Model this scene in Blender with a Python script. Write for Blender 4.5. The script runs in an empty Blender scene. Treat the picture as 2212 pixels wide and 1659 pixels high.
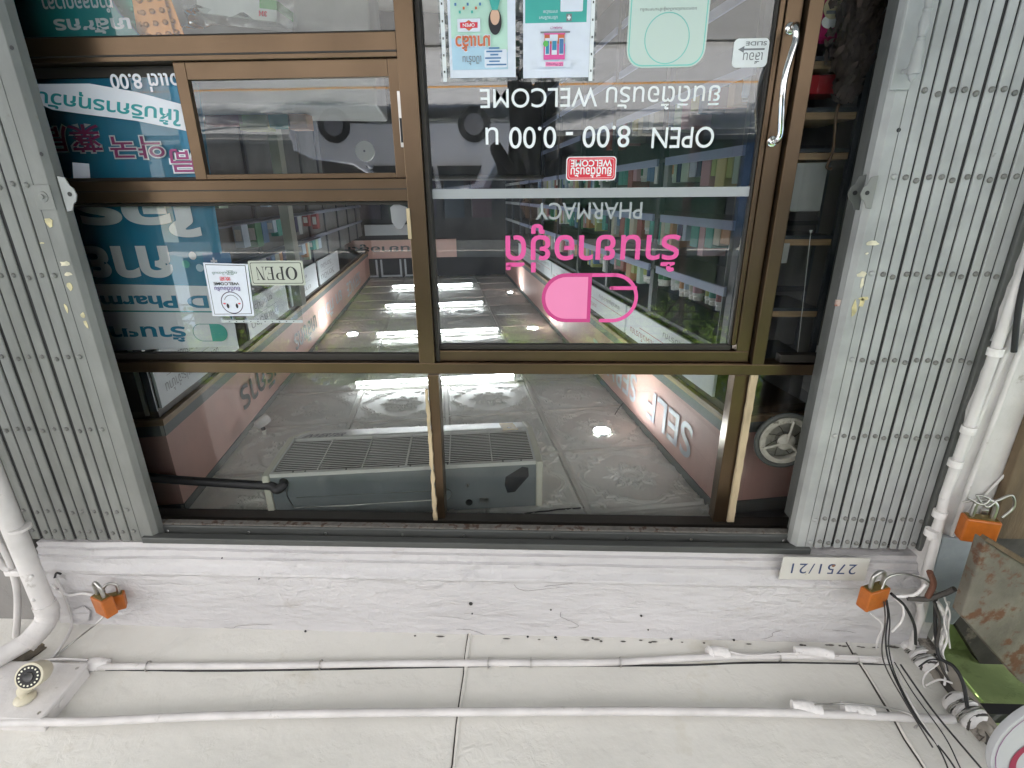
import bpy, bmesh, math, random
import numpy as np
from mathutils import Vector, Matrix, noise as NZ
random.seed(7); rng=np.random.default_rng(7)
S=bpy.context.scene; COL=S.collection
R=math.radians
# ------------------------------------------------------------------ camera
F=1115.0; CX,CY=1106.0,829.5; H=1.55          # focal length and centre in a 2212x1659 frame; eye height
def _n(v): v=np.array(v,float); return v/np.linalg.norm(v)
ZC=_n([-26,3040,F]); _y=np.array([-44,0,F]); _y[1]=-(ZC[0]*_y[0]+ZC[2]*_y[2])/ZC[1]; YC=_n(_y); XC=np.cross(ZC,YC)
cam=bpy.data.cameras.new('camera'); camo=bpy.data.objects.new('camera',cam); COL.objects.link(camo)
cam.sensor_width=36; cam.lens=F/2212*36; cam.clip_start=0.02; cam.clip_end=500
rr=[XC[0],YC[0],ZC[0]]; uu=[XC[1],YC[1],ZC[1]]; ww=[XC[2],YC[2],ZC[2]]
camo.matrix_world=Matrix(((-rr[0],-uu[0],-ww[0],0),(-rr[1],-uu[1],-ww[1],0),(-rr[2],-uu[2],-ww[2],H),(0,0,0,1)))
S.camera=camo
def ray(x,y):
    d=np.array([-(x-CX),y-CY,F]); return np.array([d@XC,d@YC,d@ZC])
def V(x,y,Y):                                   # point of a vertical plane parallel to the shopfront
    r=ray(x,y); p=r*(Y/r[1]); return Vector((p[0],p[1],p[2]+H))
def Vz(x,y,Z):                                  # point of a horizontal plane
    r=ray(x,y); p=r*((Z-H)/r[2]); return Vector((p[0],p[1],p[2]+H))
c10,s10=math.cos(R(10)),math.sin(R(10))
def I(a,b,z): return Vector((a*c10+b*s10,-a*s10+b*c10,z))   # the shop room is skewed 10 degrees to its front
# ------------------------------------------------------------------ light
SUN_EL,SUN_AZ=58,116
w=bpy.data.worlds.new('World'); S.world=w; w.use_nodes=True
nt=w.node_tree; sky=nt.nodes.new('ShaderNodeTexSky'); sky.sky_type='NISHITA'; sky.sun_disc=False
sky.sun_elevation=R(SUN_EL); sky.sun_rotation=R(SUN_AZ); sky.dust_density=2.0
nt.links.new(sky.outputs[0],nt.nodes['Background'].inputs[0]); nt.nodes['Background'].inputs[1].default_value=0.13
sl=bpy.data.lights.new('sun','SUN'); sl.energy=5; sl.angle=R(0.5); sl.color=(1,.97,.93)
so=bpy.data.objects.new('sun',sl); COL.objects.link(so)
az=R(SUN_AZ); sd=Vector((math.sin(az)*math.cos(R(SUN_EL)),math.cos(az)*math.cos(R(SUN_EL)),math.sin(R(SUN_EL))))
so.rotation_euler=sd.to_track_quat('Z','Y').to_euler(); so.location=(0,-4,12)
S.view_settings.view_transform='Standard'; S.view_settings.look='None'; S.view_settings.exposure=2.03; S.view_settings.gamma=1
S.render.engine='CYCLES'; cy=S.cycles; cy.use_denoising=True; cy.max_bounces=10; cy.diffuse_bounces=5; cy.glossy_bounces=5; cy.transparent_max_bounces=16; cy.sample_clamp_indirect=6; cy.caustics_reflective=False; cy.caustics_refractive=False
# ------------------------------------------------------------------ materials
def C(r,g,b):
    f=lambda c:(c/255/12.92 if c/255<=.04045 else ((c/255+.055)/1.055)**2.4)
    return (f(r),f(g),f(b))
_M={}
def mat(name,col,rough=.6,metal=0,var=.12,scale=6,bump=0,bscale=40,stain=None,stainc=None,sscale=3,cracks=0,spec=.5,stretch=None,trans=0,alpha=1,coat=0,zone=0):
    if name in _M: return _M[name]
    m=bpy.data.materials.new(name); m.use_nodes=True; _M[name]=m
    n=m.node_tree.nodes; L=m.node_tree.links.new; b=n['Principled BSDF']
    b.inputs['Roughness'].default_value=rough; b.inputs['Metallic'].default_value=metal; b.inputs['Specular IOR Level'].default_value=spec
    if coat: b.inputs['Coat Weight'].default_value=coat
    tc=n.new('ShaderNodeTexCoord'); src=tc.outputs['Object']
    if stretch:
        mp=n.new('ShaderNodeMapping'); mp.inputs['Scale'].default_value=stretch; L(src,mp.inputs[0]); src=mp.outputs[0]
    no=n.new('ShaderNodeTexNoise'); no.inputs['Scale'].default_value=scale; no.inputs['Detail'].default_value=6; L(src,no.inputs['Vector'])
    rmp=n.new('ShaderNodeMapRange'); rmp.inputs[1].default_value=.3; rmp.inputs[2].default_value=.7; rmp.inputs[3].default_value=1-var; rmp.inputs[4].default_value=1+var; L(no.outputs[0],rmp.inputs[0])
    vm=n.new('ShaderNodeVectorMath'); vm.operation='SCALE'; vm.inputs[0].default_value=col; L(rmp.outputs[0],vm.inputs['Scale']); out=vm.outputs[0]
    if stain is not None:
        n2=n.new('ShaderNodeTexNoise'); n2.inputs['Scale'].default_value=sscale; n2.inputs['Detail'].default_value=8; n2.inputs['Roughness'].default_value=.65; L(src,n2.inputs['Vector'])
        r2=n.new('ShaderNodeMapRange'); r2.inputs[1].default_value=stain; r2.inputs[2].default_value=stain+.09; L(n2.outputs[0],r2.inputs[0])
        mx=n.new('ShaderNodeMix'); mx.data_type='RGBA'; L(r2.outputs[0],mx.inputs[0]); L(out,mx.inputs[6]); mx.inputs[7].default_value=(*stainc,1); out=mx.outputs[2]
    L(out,b.inputs['Base Color'])
    if bump or cracks:
        n3=n.new('ShaderNodeTexNoise'); n3.inputs['Scale'].default_value=bscale; n3.inputs['Detail'].default_value=5; L(src,n3.inputs['Vector'])
        h=n3.outputs[0]
        if zone:
            nz=n.new('ShaderNodeTexNoise'); nz.inputs['Scale'].default_value=zone; L(tc.outputs['Object'],nz.inputs['Vector']); rz=n.new('ShaderNodeMapRange'); rz.inputs[1].default_value=.48; rz.inputs[2].default_value=.62; rz.inputs[3].default_value=.15; L(nz.outputs[0],rz.inputs[0])
            nb_=n.new('ShaderNodeTexNoise'); nb_.inputs['Scale'].default_value=26; nb_.inputs['Detail'].default_value=7; nb_.inputs['Distortion'].default_value=.8; L(tc.outputs['Object'],nb_.inputs['Vector']); mz=n.new('ShaderNodeMath'); mz.operation='MULTIPLY'; L(nb_.outputs[0],mz.inputs[0]); L(rz.outputs[0],mz.inputs[1]); az_=n.new('ShaderNodeMath'); az_.operation='MULTIPLY_ADD'; az_.inputs[1].default_value=1.1; L(mz.outputs[0],az_.inputs[0]); L(h,az_.inputs[2]); h=az_.outputs[0]
        if cracks:
            n4=n.new('ShaderNodeTexNoise'); n4.inputs['Scale'].default_value=cracks; n4.inputs['Detail'].default_value=9; n4.inputs['Roughness'].default_value=.6; L(src,n4.inputs['Vector'])
            rg=n.new('ShaderNodeValToRGB'); rg.color_ramp.interpolation='LINEAR'
            e=rg.color_ramp.elements; e[0].position=.47; e[0].color=(0,0,0,1); e[1].position=.505; e[1].color=(1,1,1,1); L(n4.outputs[0],rg.inputs[0])
            ad=n.new('ShaderNodeMath'); ad.operation='MULTIPLY_ADD'; ad.inputs[1].default_value=.2; L(rg.outputs[0],ad.inputs[0]); L(h,ad.inputs[2]); h=ad.outputs[0]
        bp=n.new('ShaderNodeBump'); bp.inputs['Strength'].default_value=bump; bp.inputs['Distance'].default_value=.01; L(h,bp.inputs['Height']); L(bp.outputs[0],b.inputs['Normal'])
    if trans: b.inputs['Transmission Weight'].default_value=trans
    if alpha<1: b.inputs['Alpha'].default_value=alpha
    return m
def emit(name,col,st):
    if name in _M: return _M[name]
    m=bpy.data.materials.new(name); m.use_nodes=True; _M[name]=m; b=m.node_tree.nodes['Principled BSDF']
    b.inputs['Base Color'].default_value=(.8,.8,.8,1); b.inputs['Emission Color'].default_value=(*col,1); b.inputs['Emission Strength'].default_value=st
    return m
def glass(name,tint=(.93,.96,.95),k=1.85,ripple=.0,rscale=3):
    m=bpy.data.materials.new(name); m.use_nodes=True; _M[name]=m; n=m.node_tree.nodes; L=m.node_tree.links.new
    n.remove(n['Principled BSDF']); t=n.new('ShaderNodeBsdfTransparent'); t.inputs[0].default_value=(*tint,1); g=n.new('ShaderNodeBsdfGlossy'); g.inputs['Roughness'].default_value=0.0
    fr=n.new('ShaderNodeFresnel'); fr.inputs[0].default_value=1.5; mu=n.new('ShaderNodeMath'); mu.operation='MULTIPLY'; mu.use_clamp=True; mu.inputs[1].default_value=k; L(fr.outputs[0],mu.inputs[0])
    mx=n.new('ShaderNodeMixShader'); L(mu.outputs[0],mx.inputs[0]); L(t.outputs[0],mx.inputs[1]); L(g.outputs[0],mx.inputs[2]); dd=n.new('ShaderNodeBsdfDiffuse'); dd.inputs[0].default_value=(.6,.6,.6,1); tq=n.new('ShaderNodeTexCoord'); mq=n.new('ShaderNodeMapping'); mq.inputs['Scale'].default_value=(3,1,1.1); L(tq.outputs['Object'],mq.inputs[0]); nq=n.new('ShaderNodeTexNoise'); nq.inputs['Scale'].default_value=4; nq.inputs['Detail'].default_value=9; nq.inputs['Roughness'].default_value=.7; L(mq.outputs[0],nq.inputs['Vector'])
    rq=n.new('ShaderNodeMapRange'); rq.inputs[1].default_value=.42; rq.inputs[2].default_value=.75; rq.inputs[4].default_value=.06; L(nq.outputs[0],rq.inputs[0]); m2=n.new('ShaderNodeMixShader'); L(rq.outputs[0],m2.inputs[0]); L(mx.outputs[0],m2.inputs[1]); L(dd.outputs[0],m2.inputs[2]); L(m2.outputs[0],n['Material Output'].inputs[0])
    if ripple:
        tc=n.new('ShaderNodeTexCoord'); no=n.new('ShaderNodeTexNoise'); no.inputs['Scale'].default_value=rscale; no.inputs['Detail'].default_value=0; L(tc.outputs['Object'],no.inputs['Vector'])
        bp=n.new('ShaderNodeBump'); bp.inputs['Strength'].default_value=ripple; bp.inputs['Distance'].default_value=.01; L(no.outputs[0],bp.inputs['Height']); L(bp.outputs[0],g.inputs['Normal'])
    return m
def fl(name,*rgb,rough=.5): return mat(name,C(*rgb),rough,var=.03,scale=30)
GLASS=glass('window_glass',k=1.15,ripple=.05); LGLASS=glass('left_pane_glass',k=2.2,ripple=.08); DGLASS=glass('door_glass',k=3.2,ripple=.03); GDARK=glass('dusty_glass',(.95,.96,.95),.9)
PLAST=glass('clear_plastic',(.9,.92,.92),1.6,ripple=1.0,rscale=25)
BEAM=mat('white_painted_plaster',(.555,.54,.545),.75,var=.06,scale=3,bump=.9,bscale=22,cracks=5,zone=2.2,stain=.63,stainc=(.47,.44,.42),sscale=9,stretch=(.5,1,1.6))
SOFF=mat('cream_painted_soffit',(.64,.625,.585),.75,var=.07,scale=1.5,bump=.45,bscale=14,cracks=2.5,zone=1.6,stain=.60,stainc=(.57,.54,.47),sscale=2.2)
WHITEP=mat('white_pipe_paint',(.60,.58,.57),.5,var=.12,scale=8,bump=.25,bscale=40,stain=.63,stainc=(.36,.33,.30),sscale=13)
WRAP=mat('white_tape_wrap',(.72,.70,.69),.6,var=.1,scale=20,bump=.5,bscale=60,stain=.60,stainc=(.10,.07,.07),sscale=16)
GREYP=mat('grey_gate_paint',(.185,.19,.178),.5,var=.18,scale=9,bump=.08,bscale=70,stain=.64,stainc=(.13,.125,.10),sscale=22,stretch=(1,1,.5))
GREYL=mat('lit_gate_paint',(.325,.335,.33),.42,var=.16,scale=8,bump=.08,bscale=60,stain=.69,stainc=(.16,.155,.14),sscale=25)  # paler copy of the gate paint, stronger light on the right gate put in
DGREY=mat('dark_grey_steel',(.10,.105,.10),.5,var=.15,scale=9,bump=.12,bscale=50,stain=.66,stainc=(.22,.21,.19),sscale=25)
TRACK=mat('track_grey_steel',(.065,.068,.065),.4,var=.15,scale=9,bump=.15,bscale=50,stain=.66,stainc=(.12,.11,.09),sscale=25,stretch=(.25,1,1))
RUSTL=mat('rusty_track_edge',(.15,.14,.125),.8,var=.3,scale=30,bump=.6,bscale=60,stain=.52,stainc=(.06,.032,.02),sscale=30)
BRONZE=mat('bronze_aluminium',(.13,.088,.055),.3,metal=.85,var=.14,scale=4,bump=.02,bscale=90,stain=.72,stainc=(.10,.075,.05),sscale=30,stretch=(1,1,1))
BRONZED=mat('dark_bronze_bead',(.03,.026,.022),.5,metal=.2,var=.1)
BLACK=mat('black_rubber',(.012,.012,.013),.6,var=.1)
CHROME=mat('polished_chrome',(.75,.75,.74),.08,metal=1,var=.02)
STEEL=mat('worn_steel',(.45,.44,.42),.3,metal=1,var=.15,scale=20,bump=.1)
ORANGE=mat('orange_padlock_paint',(.40,.11,.015),.35,var=.12,scale=40,stain=.66,stainc=(.16,.07,.03),sscale=45,bump=.1)
BRASS=mat('tarnished_brass',(.20,.15,.05),.45,metal=.7,var=.3,scale=60)
PINK=mat('pink_panel',(.70,.43,.37),.6,var=.04,scale=5)
BAND=mat('grey_band',(.175,.185,.18),.6,var=.06); BANDL=mat('pale_band_corner',(.5,.5,.44),.6)
WOOD=mat('pale_wood_trim',(.38,.26,.15),.55,var=.25,scale=8,stretch=(1,1,14)); WOODD=mat('dark_wood_trim',(.075,.05,.03),.55,var=.2)
LATH=mat('bare_wood_strip',(.52,.42,.27),.7,var=.2,scale=14,stretch=(3,3,.6),stain=.60,stainc=(.06,.04,.03),sscale=12)
CEILM=mat('cream_ceiling_tile',(.78,.765,.73),.5,var=.06,scale=4)
WALLI=mat('shop_wall',(.22,.22,.215),.8,var=.05); DARKW=mat('dark_cabinet',(.035,.034,.033),.6,var=.2); FLOORI=mat('shop_floor_tile',(.52,.51,.48),.3)
LAV=mat('lavender_shelf_edge',(.36,.42,.62),.35,var=.03); SIGNW=mat('white_sign_board',(.62,.65,.68),.4,var=.03); POST=mat('shelf_post_steel',(.045,.055,.07),.4)
ACG=mat('ac_grey_steel',(.27,.30,.305),.38,var=.05,metal=.3); ACC=mat('ac_cream_plastic',(.76,.74,.62),.5,var=.03); ACW=mat('ac_white_plastic',(.72,.72,.68),.4,var=.03); ACD=mat('ac_filter_dark',(.008,.007,.006),.8)
WHITE=fl('white_vinyl',240,244,246); PAPER=fl('white_paper',226,232,244); PINKV=mat('pink_vinyl',(.80,.10,.36),.4,var=.02); PINKVD=mat('deep_pink_vinyl',(.62,.055,.25),.4,var=.02); PINKVL=mat('light_pink_vinyl',(.92,.27,.52),.4,var=.02)
GREYV=mat('grey_vinyl',(.36,.39,.41),.45,var=.02); SILV=mat('silver_strip',(.37,.39,.41),.4,var=.02); REDV=mat('red_vinyl',(.72,.03,.06),.4,var=.02); INK=mat('black_ink',(.02,.02,.025),.5); INKG=mat('grey_ink',(.22,.23,.25),.5)
TEALD=mat('dark_teal_print',(.025,.24,.42),.35,var=.05,scale=2); TEAL=mat('teal_print',(.03,.33,.36),.35,var=.08,scale=2); TEALL=mat('bright_teal_print',(.05,.42,.37),.4); LILAC=mat('pale_lilac_print',(.86,.88,.96),.35,var=.04); MAG=mat('magenta_print',(.36,.05,.20),.4)
MINT=mat('mint_card',(.60,.72,.66),.4,var=.02); MINTL=mat('mint_line',(.22,.62,.55),.4); SKYP=mat('sky_blue_print',(.45,.66,.80),.4); GREENP=mat('pale_green_print',(.50,.74,.62),.4); ORT=mat('orange_print',(.62,.15,.05),.4); BLUEP=mat('blue_print',(.07,.20,.42),.4)
CONC=mat('grey_concrete',(.25,.24,.23),.85,var=.12,scale=5,bump=.5,bscale=15,cracks=4)
# ------------------------------------------------------------------ mesh helpers
class MB:
    def __init__(s): s.v=[]; s.f=[]; s.mi=[]; s.m=0
    def add(s,vs,fs):
        k=len(s.v); s.v+= [tuple(p) for p in vs]; s.f+=[tuple(i+k for i in f) for f in fs]; s.mi+=[s.m]*len(fs); return s
    def box(s,x0,x1,y0,y1,z0,z1,fn=None):
        p=[(x,y,z) for x in (x0,x1) for y in (y0,y1) for z in (z0,z1)]
        if fn: p=[tuple(fn(*q)) for q in p]
        return s.add(p,[(0,1,3,2),(4,6,7,5),(0,4,5,1),(2,3,7,6),(0,2,6,4),(1,5,7,3)])
    def ib(s,a0,a1,b0,b1,z0,z1): return s.box(a0,a1,b0,b1,z0,z1,I)
    def prism(s,pts,d):
        d=Vector(d); n=len(pts); a=[Vector(p) for p in pts]; return s.add(a+[p+d for p in a],[tuple(range(n))[::-1],tuple(range(n,2*n))]+[(i,(i+1)%n,n+(i+1)%n,n+i) for i in range(n)])
    def tube(s,pts,r,seg=10,cap=True,closed=False):
        P=[Vector(p) for p in pts]; n=len(P); rs=r if isinstance(r,(list,tuple)) else [r]*n
        k=len(s.v); up=None; rings=[]
        for i in range(n):
            if closed: t=(P[(i+1)%n]-P[i-1])
            else: t=(P[min(i+1,n-1)]-P[max(i-1,0)])
            t.normalize()
            if up is None:
                up=Vector((0,0,1)) if abs(t.z)<.9 else Vector((1,0,0))
            u=(up-t*up.dot(t)); u.normalize(); up=u; v=t.cross(u)
            rings.append([P[i]+(u*math.cos(2*math.pi*j/seg)+v*math.sin(2*math.pi*j/seg))*rs[i] for j in range(seg)])
        vs=[p for q in rings for p in q]; fs=[]
        for i in range(n if closed else n-1):
            a,b=i*seg,((i+1)%n)*seg
            for j in range(seg): fs.append((a+j,a+(j+1)%seg,b+(j+1)%seg,b+j))
        if cap and not closed: fs+= [tuple(range(seg))[::-1],tuple(range((n-1)*seg,n*seg))]
        return s.add(vs,fs)
    def lathe(s,c,axis,prof,seg=24):    # prof: (distance along axis, radius)
        ax=Vector(axis).normalized(); u=ax.orthogonal().normalized(); v=ax.cross(u); c=Vector(c)
        vs=[];fs=[];n=len(prof)
        for (h,r) in prof:
            for j in range(seg): t=2*math.pi*j/seg; vs.append(c+ax*h+(u*math.cos(t)+v*math.sin(t))*max(r,1e-5))
        for i in range(n-1):
            for j in range(seg): fs.append((i*seg+j,i*seg+(j+1)%seg,(i+1)*seg+(j+1)%seg,(i+1)*seg+j))
        fs+=[tuple(range(seg))[::-1],tuple(range((n-1)*seg,n*seg))]
        return s.add(vs,fs)
    def ball(s,c,r,seg=12,rings=8,sc=(1,1,1)):
        c=Vector(c); vs=[];fs=[]
        for i in range(rings+1):
            t=math.pi*i/rings
            for j in range(seg): q=2*math.pi*j/seg; vs.append(c+Vector((r*sc[0]*math.sin(t)*math.cos(q),r*sc[1]*math.sin(t)*math.sin(q),r*sc[2]*math.cos(t))))
        for i in range(rings):
            for j in range(seg): fs.append((i*seg+j,(i+1)*seg+j,(i+1)*seg+(j+1)%seg,i*seg+(j+1)%seg))
        return s.add(vs,fs)
    def build(s,name,mats,parent=None,smooth=None,bevel=0,loc=None):
        if not isinstance(mats,(list,tuple)): mats=[mats]
        A=np.array(s.v,dtype=float)
        if parent is not None: L0=np.array(parent['_w']) 
        elif loc is not None: L0=np.array(loc)
        else: L0=np.array([(A[:,0].min()+A[:,0].max())/2,(A[:,1].min()+A[:,1].max())/2,A[:,2].min()])
        me=bpy.data.meshes.new(name); me.from_pydata((A-L0).tolist(),[],s.f); 
        for m in mats: me.materials.append(m)
        me.polygons.foreach_set('material_index',s.mi)
        bm=bmesh.new(); bm.from_mesh(me); bmesh.ops.recalc_face_normals(bm,faces=bm.faces); bm.to_mesh(me); bm.free()
        if smooth: me.shade_smooth(); me.set_sharp_from_angle(angle=R(smooth))
        o=bpy.data.objects.new(name,me); COL.objects.link(o)
        if parent is not None: o.parent=parent; o['_w']=[0.0,0.0,0.0]; o['_w']=list(parent['_w'])
        else: o.location=L0; o['_w']=[float(q) for q in L0]
        if bevel:
            b=o.modifiers.new('bevel','BEVEL'); b.width=bevel; b.segments=2; b.limit_method='ANGLE'; b.angle_limit=R(40)
        return o
def tag(o,label,cat,group=None,kind=None):
    if label: o['label']=label
    if cat: o['category']=cat
    if group: o['group']=group
    if kind: o['kind']=kind
    return o
def thing(name,label,cat,loc,group=None):
    o=bpy.data.objects.new(name,None); o.empty_display_size=.1; COL.objects.link(o); o.location=loc; o['_w']=[float(q) for q in loc]
    return tag(o,label,cat,group)
def curve(pts,n=8):          # Catmull-Rom
    P=[Vector(p) for p in pts]; P=[P[0]*2-P[1]]+P+[P[-1]*2-P[-2]]; out=[]
    for i in range(1,len(P)-2):
        for k in range(n):
            t=k/n; out.append(.5*((2*P[i])+(-P[i-1]+P[i+1])*t+(2*P[i-1]-5*P[i]+4*P[i+1]-P[i+2])*t*t+(-P[i-1]+3*P[i]-3*P[i+1]+P[i+2])*t**3))
    out.append(P[-2]); return out
_T={}
def glyphs(body,bold=0,space=1):
    key=(body,bold,space)
    if key in _T: return _T[key]
    c=bpy.data.curves.new('txt','FONT'); c.body=body; c.offset=bold; c.space_character=space; c.resolution_u=5
    o=bpy.data.objects.new('txt',c); COL.objects.link(o); bpy.context.view_layer.update()
    me=bpy.data.meshes.new_from_object(o.evaluated_get(bpy.context.evaluated_depsgraph_get()))
    v=np.array([p.co[:] for p in me.vertices]); f=[tuple(p.vertices) for p in me.polygons]
    bpy.data.objects.remove(o); bpy.data.curves.remove(c); bpy.data.meshes.remove(me)
    x0,y0=v[:,0].min(),v[:,1].min(); w_,h_=v[:,0].max()-x0,v[:,1].max()-y0
    _T[key]=([((a-x0)/w_,(b-y0)/h_) for a,b in v[:,:2]],f,w_/h_); return _T[key]
class Panel(MB):             # flat artwork on a panel: s to the right, t up, both 0..1; layers step 0.4 mm towards the viewer
    def __init__(s,O,ux,uz,nrm,w,h,th=.001):
        super().__init__(); s.O=Vector(O); s.ux=Vector(ux); s.uz=Vector(uz); s.nn=Vector(nrm); s.w=w; s.h=h; s.mats=[]; s.k=0; s.th=th
    def mt(s,m):
        if m not in s.mats: s.mats.append(m)
        s.m=s.mats.index(m)
    def P(s,a,b,k): return s.O+s.ux*(a*s.w)+s.uz*(b*s.h)+s.nn*(s.th+k*.0004)
    def base(s,m,rad=0,pts=None):
        s.mt(m)
        if pts is None:
            if rad:
                rx,ry=rad/s.w,rad/s.h; pts=[]
                for cx,cy_,t0 in ((1-rx,1-ry,0),(rx,1-ry,90),(rx,ry,180),(1-rx,ry,270)):
                    for q in range(7): t=R(t0+q*15); pts.append((cx+rx*math.cos(t),cy_+ry*math.sin(t)))
            else: pts=[(0,0),(1,0),(1,1),(0,1)]
        s.prism([s.P(a,b,0) for a,b in pts],-s.nn*s.th); return s
    def poly(s,m,pts,up=1):
        s.k+=up; s.mt(m); s.add([s.P(a,b,s.k) for a,b in pts],[tuple(range(len(pts)))]); return s
    def rect(s,m,a0,b0,a1,b1,up=1): return s.poly(m,[(a0,b0),(a1,b0),(a1,b1),(a0,b1)],up)
    def rrect(s,m,a0,b0,a1,b1,rad,up=1):
        rx,ry=rad/s.w,rad/s.h; pts=[]
        for cx,cy_,t0 in ((a1-rx,b1-ry,0),(a0+rx,b1-ry,90),(a0+rx,b0+ry,180),(a1-rx,b0+ry,270)):
            for q in range(7): t=R(t0+q*15); pts.append((cx+rx*math.cos(t),cy_+ry*math.sin(t)))
        return s.poly(m,pts,up)
    def disc(s,m,a,b,r,up=1,asp=1): # r in metres
        return s.poly(m,[(a+r*math.cos(t)/s.w,b+r*asp*math.sin(t)/s.h) for t in np.linspace(0,2*math.pi,33)[:-1]],up)
    def ring(s,m,a,b,r,r2,t0=0,t1=360,up=1):
        s.k+=up; s.mt(m); N=33; T=np.linspace(R(t0),R(t1),N)
        vs=[s.P(a+q*math.cos(t)/s.w,b+q*math.sin(t)/s.h,s.k) for t in T for q in (r,r2)]
        s.add(vs,[(2*i,2*i+2,2*i+3,2*i+1) for i in range(N-1)]); return s
    def text(s,m,body,a0,b0,a1,b1,bold=0,space=1,rot=0,keep=False,up=1):
        vs,fs,asp=glyphs(body,bold,space); s.k+=up; s.mt(m)
        if keep:
            tw=(b1-b0)*s.h*asp/s.w; mid=(a0+a1)/2; a0,a1=mid-tw/2,mid+tw/2
        q=[]
        for x,y in vs:
            a=a0+(a1-a0)*x; b=b0+(b1-b0)*y
            if rot: b+=math.tan(rot)*(a-a0)*s.w/s.h
            q.append(s.P(a,b,s.k))
        s.add(q,fs); return s
    def make(s,name,parent=None): return s.build(name,s.mats,parent)
def panel_px(x0,y0,x1,y1,Y,th=.001):     # panel parallel to the shopfront filling a region of the frame
    ym=(y0+y1)/2; xm=(x0+x1)/2; xl=V(x1,ym,Y).x; xr=V(x0,ym,Y).x; zb=V(xm,y0,Y).z; zt=V(xm,y1,Y).z
    return Panel((xl,Y-.0005,zb),(1,0,0),(0,0,1),(0,-1,0),xr-xl,zt-zb,th)
def X(x,y,Y): return V(x,y,Y).x
def Zp(x,y,Y): return V(x,y,Y).z
def struct(o,label=None,cat=None): o['kind']='structure'; 
# ================================================================== OUTSIDE SETTING
PAVE=mat('pavement_concrete',(.325,.325,.32),.8,var=.1,scale=2,bump=.2,bscale=30,stain=.6,stainc=(.24,.23,.22)); ROAD=mat('concrete_road',(.50,.50,.50),.75,var=.08,scale=2,bump=.2,bscale=200,stain=.62,stainc=(.30,.29,.28),sscale=1.3)
KERB=mat('kerb_concrete',(.4,.39,.37),.8)
o=MB().box(-60,60,-90,1.78,-.3,0).build('ground',PAVE); o['kind']='structure'
o=MB().box(-60,60,-11.2,-2.6,.0,.004).build('road',ROAD); o['kind']='structure'
o=MB().box(-60,60,-2.6,-2.45,0,.12).build('kerb',KERB); o['kind']='structure'
o=MB().box(-60,60,-2.45,1.78,0,.10).build('pavement',PAVE); o['kind']='structure'
o=MB().box(-60,60,-11.35,-11.2,0,.12).build('kerb',KERB); o['kind']='structure'
o=MB().box(-60,60,-5.2,-5.08,.004,.008).build('road_marking',mat('yellow_road_paint',(.75,.36,.07),.6)); o['kind']='structure'
# opposite shophouses
def opp(x0,x1,h,col,label,door):
    t=thing('shophouse',label,'building',((x0+x1)/2,-14,0),'shophouses across the street')
    wm=mat('wall_'+str(len(_M)),col,.8,var=.1,scale=1)
    MB().box(x0,x1,-20,-14,0,h).build('wall',wm,t)
    b=MB().box(x0+.3,x1-.3,-14.02,-13.97,.1,2.9); b.build('shutter',door,t)
    for k in range(3):
        xx=x0+.5+k*(x1-x0-1)/3; wn=MB().box(xx,xx+1,-14.03,-13.98,4.1,5.4).build('window',mat('dark_window',(.05,.07,.08),.1),t); 
        MB().box(xx-.06,xx+1.06,-14.06,-13.98,5.41,5.5).build('frame',mat('white_trim',(.6,.6,.58),.6),wn)
    m=MB(); n_=8
    prof=[(-14,3.5),(-12.7,3.15),(-12.7,2.85),(-12.74,2.85),(-12.74,3.1),(-14,3.44)]
    m.prism([(x0+.1,y,z) for y,z in prof],(x1-x0-.2,0,0)); m.build('canopy',mat('canopy_'+str(len(_M)),(.5,.48,.44),.7),t)
opp(-12.5,-6.2,7.3,(.14,.14,.14),'pale grey shophouse across the street, seen only in the glass',mat('blue_shutter',(.05,.16,.35),.5))
opp(-6.15,-.4,7.0,(.07,.11,.05),'green painted shophouse across the street',mat('green_shutter',(.08,.18,.10),.5))
opp(-.35,5.6,7.5,(.10,.10,.11),'dark grey shophouse across the street',mat('grey_shutter',(.15,.16,.17),.5))
opp(5.65,12,7.1,(.15,.11,.10),'dull pink shophouse across the street',mat('brown_shutter',(.16,.12,.10),.5))
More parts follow.
